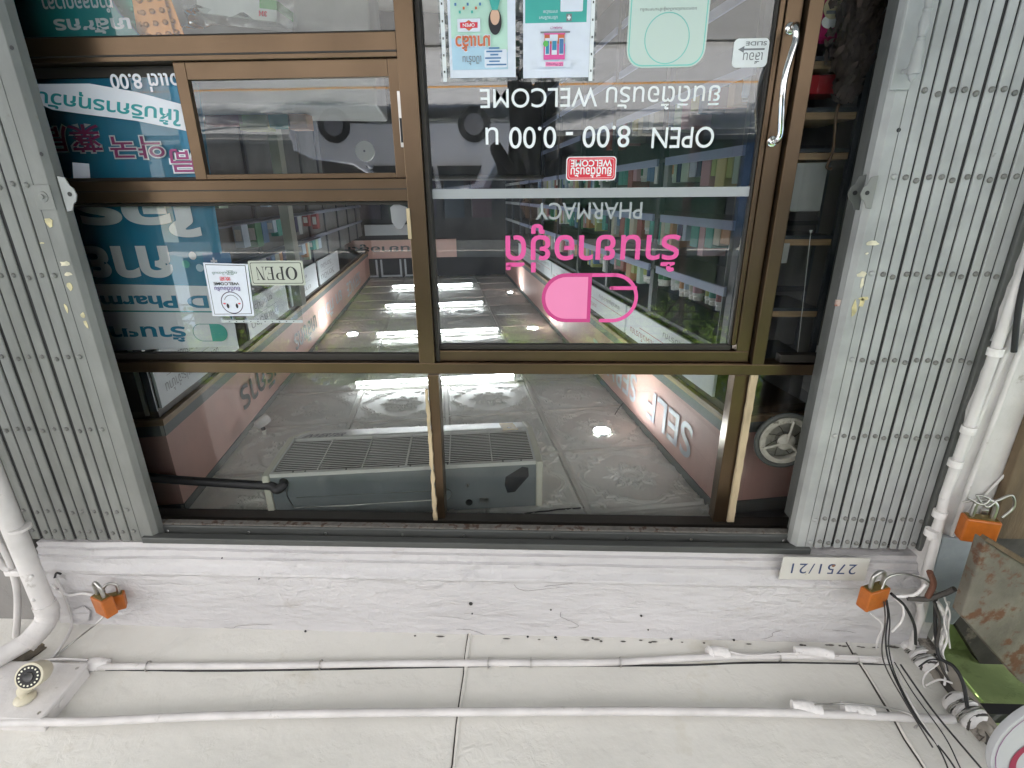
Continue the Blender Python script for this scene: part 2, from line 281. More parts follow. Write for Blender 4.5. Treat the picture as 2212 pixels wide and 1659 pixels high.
# trees
LEAF=[]
for i,c in enumerate([(.10,.18,.04),(.18,.28,.08),(.30,.40,.14)]):
    m=bpy.data.materials.new('leaf_green'); m.use_nodes=True; b=m.node_tree.nodes['Principled BSDF']; b.inputs['Base Color'].default_value=(*c,1); b.inputs['Roughness'].default_value=.45
    n=m.node_tree.nodes; tr=n.new('ShaderNodeBsdfTranslucent'); tr.inputs[0].default_value=(c[0]*2.2,c[1]*2.2,c[2],1); mx=n.new('ShaderNodeMixShader'); mx.inputs[0].default_value=.45
    L=m.node_tree.links.new; L(b.outputs[0],mx.inputs[1]); L(tr.outputs[0],mx.inputs[2]); L(mx.outputs[0],n['Material Output'].inputs[0]); LEAF.append(m)
BARK=mat('tree_bark',(.11,.085,.06),.9,bump=.5,bscale=20)
def tree(x,y,h,r,label,nleaf=7500):
    t=thing('street_tree',label,'tree',(x,y,.1),'trees across the street')
    m=MB(); m.tube(curve([(x,y,.1),(x+.08,y,h*.3),(x-.05,y+.05,h*.62),(x,y,h*.9)]),[.14-.11*i/24 for i in range(25)],8)
    tips=[]
    for k in range(9):
        a=k*2.4; z0=h*(.48+.04*k); e=(x+math.cos(a)*r*.75,y+math.sin(a)*r*.75,z0+h*.16); m.tube(curve([(x,y,z0),((x+e[0])/2,(y+e[1])/2,z0+h*.05),e],5),[.05-.004*i for i in range(11)],6); tips.append(e)
    m.build('trunk',BARK,t,60)
    c=MB(); cl=[(Vector(e),r*rng.uniform(.3,.45)) for e in tips]+[(Vector((x+rng.normal()*r*.5,y+rng.normal()*r*.5,h*.8+rng.normal()*h*.1)),r*rng.uniform(.25,.45)) for _ in range(14)]
    for i in range(nleaf):
        q,rad=cl[i%len(cl)]; d=Vector(rng.normal(size=3)); d.normalize(); p=q+d*rad*rng.uniform(.3,1.1); s_=rng.uniform(.05,.11)
        u=Vector(rng.normal(size=3)).normalized(); v=u.orthogonal().normalized(); c.m=int(rng.integers(0,3))
        c.add([p-u*s_,p+v*s_*.5,p+u*s_,p-v*s_*.5],[(0,1,2,3)])
    c.build('crown',LEAF,t)
tree(-3.8,-9.6,7.4,2.0,'leafy street tree with low crown before the green shophouse')
tree(-8.2,-10.4,8.2,2.2,'tall street tree at the far end of the row of trees')
tree(4.2,-10.0,7.6,1.9,'street tree behind the parked silver car')
tree(8.6,-10.6,8.4,2.2,'street tree before the dull pink shophouse')
tree(-.8,-11.6,8.6,1.6,'slim street tree between the green and the dark grey shophouse')
for k in range(5):
    tag(MB().tube([(x,-8.9-.12*k,4.3+.22*k-.25*(1-(x/20)**2)) for x in np.linspace(-20,20,21)],.02,5).build('power_cable',BLACK),'black overhead cable across the street, %s of five'%['lowest','second lowest','middle','second highest','highest'][k],'cable','overhead cables across the street')
# parked silver car
def car(x0,y):
    Lc=4.3; t=thing('parked_car','silver hatchback parked across the road','car',(x0+Lc/2,y,.0)); wd=1.7
    SILVER=mat('silver_car_paint',(.90,.91,.93),.25,metal=.0,var=.02,coat=.6); GL=mat('car_glass',(.02,.025,.03),.05,var=0)
    prof=[(0.02,.32),(0,.62),(.06,.92),(.35,1.0),(.62,1.40),(1.2,1.49),(2.4,1.47),(3.15,1.0),(3.9,.90),(4.22,.75),(4.3,.5),(4.25,.28)]
    m=MB(); n_=len(prof); vs=[];fs=[]
    ys=[-.85,-.8,-.62,.62,.8,.85]
    for j,yy in enumerate(ys):
        for (px,pz) in prof:
            tuck=max(0,(pz-.95)/.55)*.14 if abs(yy)>.7 else 0
            z=pz-(0.03 if abs(yy)>.82 else 0); vs.append((x0+px,y+yy*(1-0)-math.copysign(tuck,yy),z))
    for j in range(5):
        for i in range(n_-1): fs.append((j*n_+i,j*n_+i+1,(j+1)*n_+i+1,(j+1)*n_+i))
        fs.append((j*n_+n_-1,j*n_,(j+1)*n_,(j+1)*n_+n_-1))
    fs+=[tuple(range(n_)),tuple(range(5*n_,6*n_))[::-1]]
    m.add(vs,fs).build('body',SILVER,t,35,.02)
    for nm,pts in (('side_window',[(.62,1.02),(.78,1.34),(1.45,1.42),(1.5,1.02)]),('side_window',[(1.58,1.02),(1.56,1.42),(2.32,1.40),(2.88,1.03)])):
        for sd in (1,-1):
            w_=MB(); w_.prism([(x0+a,y+sd*(.83-max(0,(b-.95)/.55)*.14+.035),b) for a,b in pts],(0,.01*sd,0)); w_.build(nm,GL,t)
    for a in (.75,3.4):
        for sd in (1,-1):
            wh=MB().lathe((x0+a,y+sd*.72,.31),(0,sd,0),[(0,.2),(0,.31),(.16,.31),(.17,.2)],24).build('wheel',BLACK,t,40); MB().lathe((x0+a,y+sd*.72,.31),(0,sd,0),[(.1,.19),(.175,.19),(.18,.05)],16).build('rim',mat('dull_wheel_cover',(.30,.30,.31),.5),wh,40)
    for sd in (1,-1):
        MB().box(x0+.01,x0+.12,y+sd*.7-.12,y+sd*.7+.12,.75,.92).build('tail_light',mat('red_lens',(.5,.01,.01),.2),t); MB().box(x0+4.12,x0+4.28,y+sd*.62-.15,y+sd*.62+.15,.6,.74).build('headlight',mat('clear_lens',(.8,.8,.8),.1),t)
        MB().ball((x0+2.75,y+sd*.95,1.02),.1,10,6,(.6,1,.7)).build('mirror',SILVER,t,60)
car(.35,-7.9)
# ================================================================== BUILDING SHELL OF THE SHOPFRONT
YB=1.58
zB0=H+1.262; zB1=H+1.648
XBL,XBR=1.935,-1.50
# moulded plaster beam
t=thing('plaster_beam','white painted cracked plaster beam over the shopfront, moulded along its lower edge','beam',(0.2,1.7,zB0))
pr=[(YB+.040,zB0),(YB+.040,zB0+.020),(YB+.027,zB0+.023),(YB+.027,zB0+.050),(YB+.014,zB0+.053),(YB+.014,zB0+.078),(YB+.010,zB0+.084),(YB-.008,zB0+.098),(YB-.010,zB0+.108),(YB,zB0+.122),(YB,zB1+.12),(YB+.09,zB1+.12),(YB+.09,zB0)]
pf=[]
for i in range(len(pr)-2):
    (y0,z0),(y1,z1)=pr[i],pr[i+1]; n_=max(1,int(abs(z1-z0)/.009)) if i<10 else 1
    for k in range(n_): pf.append((y0+(y1-y0)*k/n_,z0+(z1-z0)*k/n_,i))
pf+=[(*pr[-2],98),(*pr[-1],99)]
m=MB(); NX=420; xs=np.linspace(XBR-.02,XBL,NX); vs=[];fs=[]; n_=len(pf)
for x in xs:
    for (y,z,i) in pf:
        if i<60:
            rough=.5+1.6*max(0,min(1,(x-1.35)/.3)); q=Vector((x*2.6,z*9,1.3)); d=.0055*rough*NZ.fractal(q,1.0,2.0,5)+.0016*NZ.fractal(Vector((x*14,z*40,0)),1,2,3)
            st=NZ.noise(Vector((x*4,z*22,4))); d+=.0022*max(0,st-.12)*4*(.25)
            vs.append((x,y-d,z+(.0025*NZ.noise(Vector((x*6,i,2))) if i<10 else 0)))
        else: vs.append((x,y,z))
for i in range(NX-1):
    for j in range(n_): fs.append((i*n_+j,i*n_+(j+1)%n_,(i+1)*n_+(j+1)%n_,(i+1)*n_+j))
m.add(vs,fs).build('beam_face',BEAM,t,38)
# flaking paint and little holes
m=MB()
for (x,y,r) in ((1017,1304,5),(1020,1325,2),(1190,1317,2),(480,1205,2),(560,1250,2),(660,1363,3),(760,1370,3),(905,1373,3),(1140,1375,3),(1200,1377,4),(1280,1378,3),(1450,1380,4),(1585,1382,3),(1385,1330,3),(1400,1360,2)):
    p=V(x,y,YB-.003 if y<1360 else YB-.006); m.lathe(p,(0,-1,0),[(0,r*.0016),(.004,r*.0012)],8)
m.build('nail_hole',DARKW,t)
m=MB()
for x0,x1,y,dy in ((170,330,1245,.002),(520,560,1290,.004),(900,990,1262,.002),(1090,1240,1272,.002),(300,460,1262,.002),(1440,1520,1265,.003)):
    P=[V(x0+(x1-x0)*k/7,y+rng.normal()*2,YB-.001)+Vector((0,0,0)) for k in range(8)]; m.tube(P,[.0004]+[.0016+.0008*abs(rng.normal()) for _ in range(6)]+[.0004],5)
m.build('paint_ridge',BEAM,t,60)
# soffit slab: slopes up and out to the street
TS=math.tan(R(6.1)); zS=lambda y: zB1+(YB-y)*TS
YE=-1.46
t=thing('awning_slab','cream painted sloping soffit slab over the pavement with two joints','canopy',(0.2,0,zS(0)))
xl,xr=6.0,-1.475
MB().prism([(xr,1.9,zS(1.9)),(xl,1.9,zS(1.9)),(xl,YE,zS(YE)),(xr,YE,zS(YE))],(0,0,.12)).build('slab_core',SOFF,t)
m=MB(); gx_=np.linspace(xr+.002,2.6,280); gy_=np.linspace(YB+.03,-.6,150); vs=[]
for y in gy_:
    for x in gx_:
        rough=1+5.5*max(0,min(1,(x-1.2)/.5))*max(0,min(1,(y-1.25)/.2)); vs.append((x,y,zS(y)-.006-rough*(.0016*NZ.fractal(Vector((x*3.2,y*6,.4)),1,2,5)+.0005*NZ.fractal(Vector((x*22,y*22,1)),1,2,3))))
nx_=len(gx_); m.add(vs,[(j*nx_+i,j*nx_+i+1,(j+1)*nx_+i+1,(j+1)*nx_+i) for j in range(len(gy_)-1) for i in range(nx_-1)]).build('soffit_skin',SOFF,t,60)
MB().box(xr,xl,YE-.1,YE-.001,zS(YE)-.02,zS(YE)+.2).build('edge_beam',BEAM,t)
for xj in (.24,-1.232):
    m=MB(); P=[(xj+.001*math.sin(k*1.3)+.0012*rng.normal(),YB+.01-k*.06,zS(YB+.01-k*.06)-.0065) for k in range(51)]
    m.tube(P,[.0045+.0018*abs(rng.normal()) for _ in P],6); m.build('joint_bead',SOFF,t,60)
    m=MB(); m.tube([(p[0]+.007,p[1],p[2]-.0005) for p in P],.0034,5); m.build('joint_gap',mat('joint_shadow_dirt',(.05,.045,.04),.9),t,60)
# neighbouring soffit pieces / walls
GREENW=mat('lime_green_wall',(.34,.44,.18),.8,var=.2,scale=6,bump=.6,bscale=12,cracks=6,stain=.60,stainc=(.20,.26,.10),sscale=7)
BLUEW=mat('blue_grey_steel_patch',(.30,.34,.36),.55,var=.2,scale=8,bump=.3,stain=.56,stainc=(.48,.48,.47),sscale=7)
RUST=mat('rusty_grey_steel',(.135,.125,.10),.7,var=.3,scale=9,bump=.4,bscale=40,stain=.52,stainc=(.11,.05,.025),sscale=15)
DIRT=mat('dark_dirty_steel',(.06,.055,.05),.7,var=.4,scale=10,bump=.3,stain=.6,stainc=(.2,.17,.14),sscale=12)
OLDW=mat('old_wood_board',(.12,.085,.05),.8,var=.35,scale=7,stretch=(2,2,.5),bump=.4,stain=.58,stainc=(.07,.05,.035),sscale=9)
tag(MB().prism([(-1.50,2.2,zS(YB)+.04),(-6,2.2,zS(YB)+.04),(-6,-1.6,zS(-1.6)+.12),(-1.50,-1.6,zS(-1.6)+.12)],(0,0,.05)).build('green_soffit',GREENW),'lime green peeling painted underside of the next awning, beside the steel angle','ceiling')
tag(MB().box(-3.0,-1.5,1.66,1.8,H+1.24,zS(YB)+.1).build('green_wall',GREENW),'lime green stained wall above the rusty box','wall')
# right pillar
t=thing('wall_pillar','white painted pillar right of the folding gate, ragged along its edge','pillar',(-1.54,1.69,0))
xe=X(2040,1086,1.59); m=MB(); N=90; vs=[]; fs=[]
for k in range(N):
    z=3.0*k/(N-1); xw=xe+.003*rng.normal()+.004*math.sin(k*.7)
    vs+=[(xw,1.59,z),(xw-.010,1.584,z),(-1.635,1.584,z),(-1.65,1.59,z),(-1.65,1.80,z),(xw,1.80,z)]
for k in range(N-1):
    for j in range(6): fs.append((k*6+j,k*6+(j+1)%6,(k+1)*6+(j+1)%6,(k+1)*6+j))
fs+=[tuple(range(6)),tuple(range((N-1)*6,N*6))]
m.add(vs,fs).build('plaster',WHITEP,t,30)
# head of pillar up to soffit
MB().box(-1.60,-1.523,1.60,1.78,3.0,zB1+.02).build('upper_block',CONC,t)
tag(MB().box(-1.86,-1.58,1.55,1.583,0,H+1.13).build('wooden_post',OLDW,bevel=.004),'old brown wooden post beside the white pillar','post')
pts=[(2038,1160),(2112,1170),(2125,1200),(2092,1310),(2060,1350),(1998,1345),(2010,1260)]
tag(MB().prism([V(x,y,1.556) for x,y in pts],(0,.02,0)).build('steel_patch',BLUEW,bevel=.003),'blue grey painted steel plate between conduits and rusty box','plate')
# rusty box
t=thing('rusty_box','rust spotted grey steel box at the top right corner of the shopfront','steel box',V(2150,1300,1.4))
MB().prism([V(x,y,1.36) for x,y in [(2128,1168),(2330,1290),(2330,1560),(2200,1470),(2076,1330)]],(0,.04,0)).build('body',RUST,t,bevel=.004)
MB().prism([V(x,y,1.352) for x,y in [(2128,1168),(2134,1162),(2340,1283),(2334,1296)]],(0,.02,0)).build('lid_flange',OLDW,t)
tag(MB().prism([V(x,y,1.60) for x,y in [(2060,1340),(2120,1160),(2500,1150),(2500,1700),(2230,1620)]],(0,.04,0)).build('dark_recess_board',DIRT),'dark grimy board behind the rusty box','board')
tag(MB().box(-2.6,-1.50,1.30,1.34,zS(1.32)-.03,zS(1.32)+.01).build('steel_flat_bar',BLACK),'black flat bar over the green wall','bar')
# left wall
t=thing('side_wall','rough grey cracked wall behind the drainpipe','wall',(2.1,1.6,0))
MB().box(1.972,3.4,1.60,2.0,0,zB1+.02).build('wall_face',CONC,t)
tag(MB().prism([Vz(x,y,zS(1.4)-.012) for x,y in [(-40,1330),(128,1352),(100,1400),(20,1450),(-60,1500)]],(0,0,.01)).build('rubble_patch',mat('dark_rubble',(.10,.085,.065),.95,var=.5,scale=14,bump=1,bscale=25,stain=.55,stainc=(.25,.20,.14),sscale=10)),'dark crumbled patch of bare masonry above the drainpipe','masonry')
# building above & other shops so that the street side is closed
tag(MB().box(-9,-3.05,1.62,8,0,6.5).build('neighbour_building',mat('neighbour_wall',(.45,.43,.40),.8)),'plain plastered shophouse on the right of the pharmacy','building')
tag(MB().box(3.4,9,1.62,8,0,6.5).build('neighbour_building',_M['neighbour_wall']),'plain plastered shophouse on the left of the pharmacy','building')
tag(MB().box(-3.05,3.4,1.9,12.5,zB1+.15,6.5).build('upper_storey',_M['neighbour_wall']),'plain upper storey above the pharmacy','building')
# ================================================================== GATE HEAD TRACK
zt0=Zp(1000,1131,1.67); 
t=thing('gate_track','dark grey steel head track of the folding gates with a rusty edge','track',(0.2,1.7,H+1.2))
xa,xb=-1.03,1.50
MB().box(xa,xb,1.665,1.692,H+1.212,H+1.30).build('channel',TRACK,t,bevel=.006)
MB().box(xa,xb,1.606,1.64,H+1.228,H+1.2545).build('lip',TRACK,t,bevel=.004)
m=MB(); m.box(xa,xb,1.668,1.698,H+1.205,H+1.211); m.build('rusty_edge',RUSTL,t,bevel=.002)
for x in np.linspace(xa+.1,xb-.1,9): MB().lathe((x+rng.normal()*.03,1.662,H+1.235),(0,-1,0),[(0,.006),(.004,.004)],8).build('screw',STEEL,t)
# ================================================================== FOLDING GATES
RIV=mat('shaded_rivet_paint',(.17,.17,.16),.5,var=.2,scale=60)  # rivets coloured darker to stand in for their shading
def gate(side,label,xin,pitch,n,ztop,chw):
    sg=1 if side=='L' else -1
    t=thing('folding_gate',label,'gate',(xin+sg*.3,1.63,0),'folding steel gates pushed open')
    Y0=1.62; GM=GREYP if side=='L' else GREYL
    m=MB(); x1=xin+sg*chw; M0=m
    pts=[(xin,Y0+.05),(xin,Y0+.018),(xin+sg*.012,Y0),(x1,Y0),(x1,Y0+.05)]
    m.prism([(a,b,.12) for a,b in pts],(0,0,ztop-.12))
    for z in [H+k for k in (-1.07,-.8,-.55,-.3,-.035,.236,.508,.779,1.115,1.21)]: m.lathe((xin+sg*chw*.82,Y0,z-.004),(0,-1,0),[(0,.0088),(.004,.0082),(.0075,.004)],9)
    e=m.build('end_channel',GM,t,30,bevel=.0015)
    m=MB()
    m.box(min(xin+sg*chw*.60,xin+sg*chw*.615),max(xin+sg*chw*.60,xin+sg*chw*.615),Y0-.0012,Y0+.002,.12,ztop); m.build('seam',DGREY,e)
    RZ=[H+k for k in ([-.585,-.312,-.04,.234,.506,.779,1.02 if 0 else 1.125-.07,1.215] if side=='L' else [-.525,-.252,-.034,.238,.51,.778,1.107,1.206])]
    if side=='L': RZ=[H-.585,H-.312,H-.04,H+.234,H+.508,H+.779,H+1.125,H+1.215]
    RZ+= [H-.8,H-1.07,H-1.3]
    for k in range(n):
        gp=pitch*(.15+.05*((k*7)%3)); xs_=x1+sg*(k*pitch+gp); xe_=x1+sg*((k+1)*pitch-.0005); dy=.002*((k*5)%3)
        m=MB(); a,b=min(xs_,xe_),max(xs_,xe_)
        pr_=[(a,Y0+.007),(a,Y0+dy+.002),(a+.002,Y0+dy),(b-.002,Y0+dy),(b,Y0+dy+.002),(b,Y0+.007)]
        m.prism([(p,q,.12) for p,q in pr_],(0,0,ztop-.12))
        r_=m; m.m=1
        for z in RZ: 
            c=((a+b)/2+.004*rng.normal()*.5,Y0+dy,z+(.006 if (k%3)==1 else -.003)); r_.lathe(c,(0,-1,0),[(0,.0080),(.004,.0075),(.0075,.004)],9)
        m.build('slat',[GM,RIV],t,30)
    MB().box(min(x1+sg*n*pitch,x1+sg*.004),max(x1+sg*n*pitch,x1+sg*.004),Y0+.0075,Y0+.05,.12,ztop-.01).build('gap_backing',BLACK,t)  # black sheet behind the slats puts shade into the gaps
    return t,e
gl,el=gate('L','grey folding gate at the left of the photo with ten slats and tape scraps',1.450,.0455,9,H+1.254,.098)
gr,er=gate('R','lit-toned grey folding gate at the right of the photo with a turned steel handle',-.968,.0338,11,H+1.232,.072)
tag(MB().box(-1.445,-1.4145,1.612,1.66,0,H+1.235).build('gate_guide_post',DGREY,bevel=.004),'dark grey steel guide post between gate and pillar','post')
# inner guide jamb behind the right gate with slot
t=thing('gate_jamb','dark grey steel jamb with a slot behind the right gate','jamb',(-1.0,1.72,0))
MB().box(-1.06,-1.012,1.69,1.80,0,H+1.2).build('jamb_channel',DGREY,t,bevel=.003)
MB().box(-1.04,-1.0,1.672,1.688,0,H+1.2).build('slot',BLACK,t)
MB().box(-1.0,-.978,1.640,1.70,0,H+1.2).build('inner_flange',DGREY,t,bevel=.002)
m=MB(); p=V(1812,650,1.66); m.box(p.x-.014,p.x+.016,1.645,1.652,p.z-.006,p.z+.014); m.build('latch_tongue',mat('worn_red_metal',(.55,.42,.38),.5,stain=.5,stainc=(.25,.08,.05),sscale=40),t)
# lugs
def lug(px,py,Y,name,par,mt_,s=1,flip=1):
    p=V(px,py,Y); m=MB(); pts=[]
    for (a,b) in [(-.010,.042),(.004,.040),(.012,.024),(.020,.018),(.026,.004),(.022,-.012),(.014,-.018),(.008,-.036),(-.010,-.040)]: pts.append((p.x+flip*a*s,p.y,p.z+b*s))
    m.prism(pts,(0,.004,0)); o=m.build(name,mt_,par,bevel=.001); MB().lathe((p.x+flip*.010*s,p.y-.0012,p.z+.002),(0,1,0),[(0,.0055*s),(.0008,.0055*s)],12).build('hole',BLACK,o)
lug(142,418,1.634,'hasp_lug',gl,GREYL,1.25,-1)
p=V(96,425,1.62); MB().box(p.x-.028,p.x+.028,1.616,1.62,p.z-.034,p.z+.038).build('hasp_plate',GREYP,gl,bevel=.001); MB().lathe((p.x,1.616,p.z),(0,-1,0),[(0,.016),(.002,.015),(.003,.007),(.008,.006)],14).build('bolt',GREYP,gl,40)
lug(1882,415,1.612,'hasp_lug',gr,GREYP,1.1,1); lug(1856,415,1.65,'hasp_lug',gr,DGREY,1.2,1)
# turned handle on the right gate
x0_=X(2010,60,1.585)
zs=[Zp(2010,y,1.585) for y in (-60,0,30,70,110,130,160,170)]
m=MB(); zb,ztp=Zp(1992,-80,1.58),Zp(1975,178,1.58)
L_=ztp-zb; prof=[(0,.008),(.05,.015),(.12,.015),(.14,.010),(.25,.015),(.36,.010),(.38,.013),(.40,.010),(.5,.016),(.6,.010),(.62,.013),(.64,.010),(.72,.015),(.84,.016),(.86,.018),(.93,.018),(.94,.012),(.97,.011),(1,.003)]
hx=X(1988,90,1.575)
m.lathe((hx,1.575,zb),(0,0,1),[(a*L_,r*.85) for a,r in prof],16); hd=m.build('turned_handle',GREYL,gr,35)
MB().box(hx-.024,hx+.03,1.611,1.617,zb-.05,ztp+.012).build('handle_plate',GREYL,gr,bevel=.004)
for z in (zb+.15*L_,zb+.88*L_): MB().tube([(hx,1.575,z),(hx+.004,1.612,z)],.006,8).build('handle_lug',GREYL,gr)
for px_,py_,par_ in ((1941,281,gr),(90,333,gl),(26,103,gl)):
    q=V(px_,py_,1.62); MB().lathe((q.x,1.6195,q.z),(0,-1,0),[(0,.0058),(.0006,.0058)],12).build('bolt_hole',BLACK,par_)
# tape scraps on the gates
TAPE=mat('yellowed_tape',(.50,.44,.24),.3,var=.3,scale=40); PAPS=mat('torn_paper_scrap',(.62,.58,.44),.7,var=.25,scale=40)
def scrap(px,py,w_,h_,Y,mt_,par):
    p=V(px,py,Y); n_=9; pts=[]
    for k in range(n_):
        a=2*math.pi*k/n_; f=rng.uniform(.6,1.15); pts.append((p.x+w_*f*math.cos(a)/2,Y,p.z+h_*f*math.sin(a)/2))
    MB().prism(pts,(0,-.0008,0)).build('tape_scrap',mt_,par)
for px,py,w_,h_,mt_ in ((106,480,.03,.035,TAPE),(140,570,.032,.018,PAPS),(147,592,.028,.014,PAPS),(151,618,.02,.030,TAPE),(143,665,.012,.035,TAPE),(179,680,.016,.02,TAPE),(186,700,.014,.03,TAPE),(92,525,.02,.006,TAPE)): scrap(px,py,w_,h_,1.619,mt_,gl)
for px,py,w_,h_,mt_ in ((1885,525,.045,.018,PAPS),(1862,593,.03,.018,PAPS),(1862,610,.012,.04,PAPS),(1866,645,.040,.012,TAPE),(1845,665,.02,.05,TAPE),(1862,655,.02,.03,TAPE),(1872,548,.012,.008,PAPS)): scrap(px,py,w_,h_,1.619,mt_,gr)
# ================================================================== ALUMINIUM SHOPFRONT
fr=thing('window_frame','bronze aluminium shopfront frame of rails and posts around the panes','window frame',(0.4,1.8,0))
XL=1.93; xcL,xcR=X(889,553,1.80),X(925,553,1.80)   # centre post
zR1=(Zp(600,72,1.80),Zp(600,127,1.80)); zR2=(Zp(600,388,1.80),Zp(600,436,1.80)); zR3=(Zp(600,784,1.80),Zp(1280,809,1.80))
zT=H+1.36
def rail(x0,x1,z0,z1,y0=1.80,y1=1.88,nm='rail',mt_=BRONZE,bv=.002): return MB().box(min(x0,x1),max(x0,x1),y0,y1,min(z0,z1),max(z0,z1)).build(nm,mt_,fr,bevel=bv)
rail(XL,xcL,*zR1); rail(XL,xcL,zR1[1]-.018,zR1[1]-.013,1.798,1.80,'groove',BRONZED,0)
rail(XL,xcL,*zR2); rail(XL,xcL,zR2[0]+.030,zR2[0]+.034,1.798,1.80,'groove',BRONZED,0)
rail(XL,-1.06,*zR3)
rail(XL,xcL,zR3[0]-.026,zR3[0]-.001,1.83,1.86,'glazing_bead',BRONZED)
rail(XL,xcL,zR2[1]+.001,zR2[1]+.012,1.83,1.86,'glazing_bead',BRONZED)
rail(XL,xcL,zR1[0]-.011,zR1[0]-.001,1.83,1.86,'glazing_bead',BRONZED)
MB().box(xcR,xcL,1.80,1.87,0,zR3[0]-.0).build('post',BRONZE,fr,bevel=.002)
rail(xcR-.016,xcR-.001,0,zR3[0],1.82,1.86,'glazing_bead',BRONZED)
rail(XL,-1.10,H+1.264,H+1.37,1.80,1.86,'top_rail',BRONZED)
# lower centre and right posts, wood laths
def px_post(xt0,xt1,xb0,xb1,y0,y1,Y,nm,mt_,d=.06,par=fr,bv=.002):
    return MB().prism([V(xt0,y0,Y),V(xt1,y0,Y),V(xb1,y1,Y),V(xb0,y1,Y)],(0,d,0)).build(nm,mt_,par,bevel=bv)
px_post(923,947,945.6,961.7,811,1128,1.815,'post',BRONZE)
px_post(1588,1622,1540,1571,811,1128,1.82,'post',BRONZE)
lath=MB(); N=26
def ragged(xt0,xt1,xb0,xb1,y0,y1,Y,label,amp):
    m=MB(); L0=[];R0=[]
    for k in range(N+1):
        f=k/N; y=y0+(y1-y0)*f; L0.append(V(xt0+(xb0-xt0)*f+rng.normal()*amp,y,Y)); R0.append(V(xt1+(xb1-xt1)*f+rng.normal()*amp*1.6,y,Y))
    for k in range(N): m.prism([L0[k],L0[k+1],R0[k+1],R0[k]],(0,.012,0))
    tag(m.build('wooden_lath',LATH),label,'lath')
ragged(918,924,936,944,842,1124,1.80,'splintered bare wood lath beside the middle post above the door',.9)
ragged(1623,1638,1571,1585,811,1128,1.80,'bare yellowish wood lath at the right post above the door',.3)
MB().box(X(1662,553,1.83),X(1652,553,1.83),1.845,1.86,0,zR3[0]-.001).build('gap_shade_strip',BLACK,fr)  # black strip stands in for the shade between door stile and post
# jambs right of the door
MB().box(X(1690,553,1.80),X(1662,553,1.80),1.80,1.86,0,zR3[0]).build('post',BRONZE,fr,bevel=.002)
rail(-1.06,-.90,zR3[0]-.03,zR3[0]-.001,1.82,1.86,'glazing_bead',BRONZED)
rail(-1.10,-.905,zR3[0],zR3[1],1.802,1.86,'rail',BRONZED)
def pane(nm,x0,x1,z0,z1,Y,mt_,par,label=None):
    m=MB(); m.add([(x0,Y,z0),(x1,Y,z0),(x1,Y,z1),(x0,Y,z1)],[(0,1,2,3)]); o=m.build(nm,mt_,par)
    if label: o['label']=label
    return o
pane('glass_pane',xcL,XL,.3,zR1[0]-.008,1.845,LGLASS,fr); pane('glass_pane',xcL,XL,zR2[1]+.006,zR3[0]-.01,1.845,LGLASS,fr)
pane('glass_pane',X(940,950,1.85),XL,zR3[1],zT,1.85,GLASS,fr); pane('glass_pane',-.86,X(945,950,1.85)-.002,zR3[1],zT,1.852,GLASS,fr)
pane('glass_pane',-1.09,-.86,zR3[1],zT,1.854,GDARK,fr); pane('glass_pane',-1.09,-.88,.2,zR3[0]-.01,1.85,GDARK,fr)
# dark recess around the pass-through window: rear sliding track
rail(XL,xcL,zR1[1]+.001,zR1[1]+.032,1.85,1.88,'slide_track',BRONZED); rail(XL,xcL,zR2[0]-.012,zR2[0]-.001,1.84,1.88,'slide_track',BRONZED)
pane('glass_pane',X(395,300,1.87),XL,zR1[1]+.03,zR2[0]-.01,1.852,GLASS,fr)
# pass-through sliding window
sw=thing('pass_through_window','small bronze framed sliding window in the left pane, half open','window',V(640,388,1.82),None)
xsl,xsr=X(391,230,1.815),X(875,250,1.815); zs0,zs1=Zp(620,128,1.815),Zp(620,388,1.815)
gx0,gx1=X(847,270,1.815),X(424,270,1.815); gz0,gz1=Zp(620,169,1.815),Zp(620,375,1.815)
def sb(nm,x0,x1,z0,z1,y0=1.815,y1=1.838): return MB().box(min(x0,x1),max(x0,x1),y0,y1,z0,z1).build(nm,BRONZE,sw,bevel=.0015)
sb('sash_stile',xsr,gx0,zs0+.002,zs1-.002); sb('sash_stile',gx1,xsl,zs0+.002,zs1-.002); sb('sash_rail',gx0+.0005,gx1-.0005,zs0+.002,gz0); sb('sash_rail',gx0+.0005,gx1-.0005,gz1,zs1-.002)
pane('glass_pane',gx0,gx1,gz0,gz1,1.826,LGLASS,sw)
m=MB(); x_=X(866,260,1.812); m.box(x_-.006,x_+.006,1.811,1.815,Zp(866,196,1.81),Zp(866,318,1.81)); lt=m.build('latch_plate',STEEL,sw,bevel=.001)
MB().box(x_-.004,x_+.004,1.8095,1.811,Zp(866,255,1.81),Zp(866,308,1.81)).build('latch_slot',BLACK,lt)
# scrap + bracket in the left pane
p=V(884,482,1.80); tag(MB().box(p.x-.006,p.x+.006,1.793,1.80,Zp(884,450,1.8),Zp(884,516,1.8)).build('wooden_wedge',LATH,bevel=.001),'small bare wood strip fixed at the top left of the middle post','wedge')
p=V(862,468,1.843); pts=[(p.x+a,1.843,p.z+b) for a,b in ((-.03,-.03),(-.026,.012),(-.008,.040),(.012,.038),(.026,.018),(.028,-.03),(.008,-.044))]
tag(MB().prism(pts,(0,-.001,0)).build('silicone_patch',mat('grey_sealant',(.27,.28,.30),.5)),'grey translucent sealant patch in the corner of the left pane','patch')
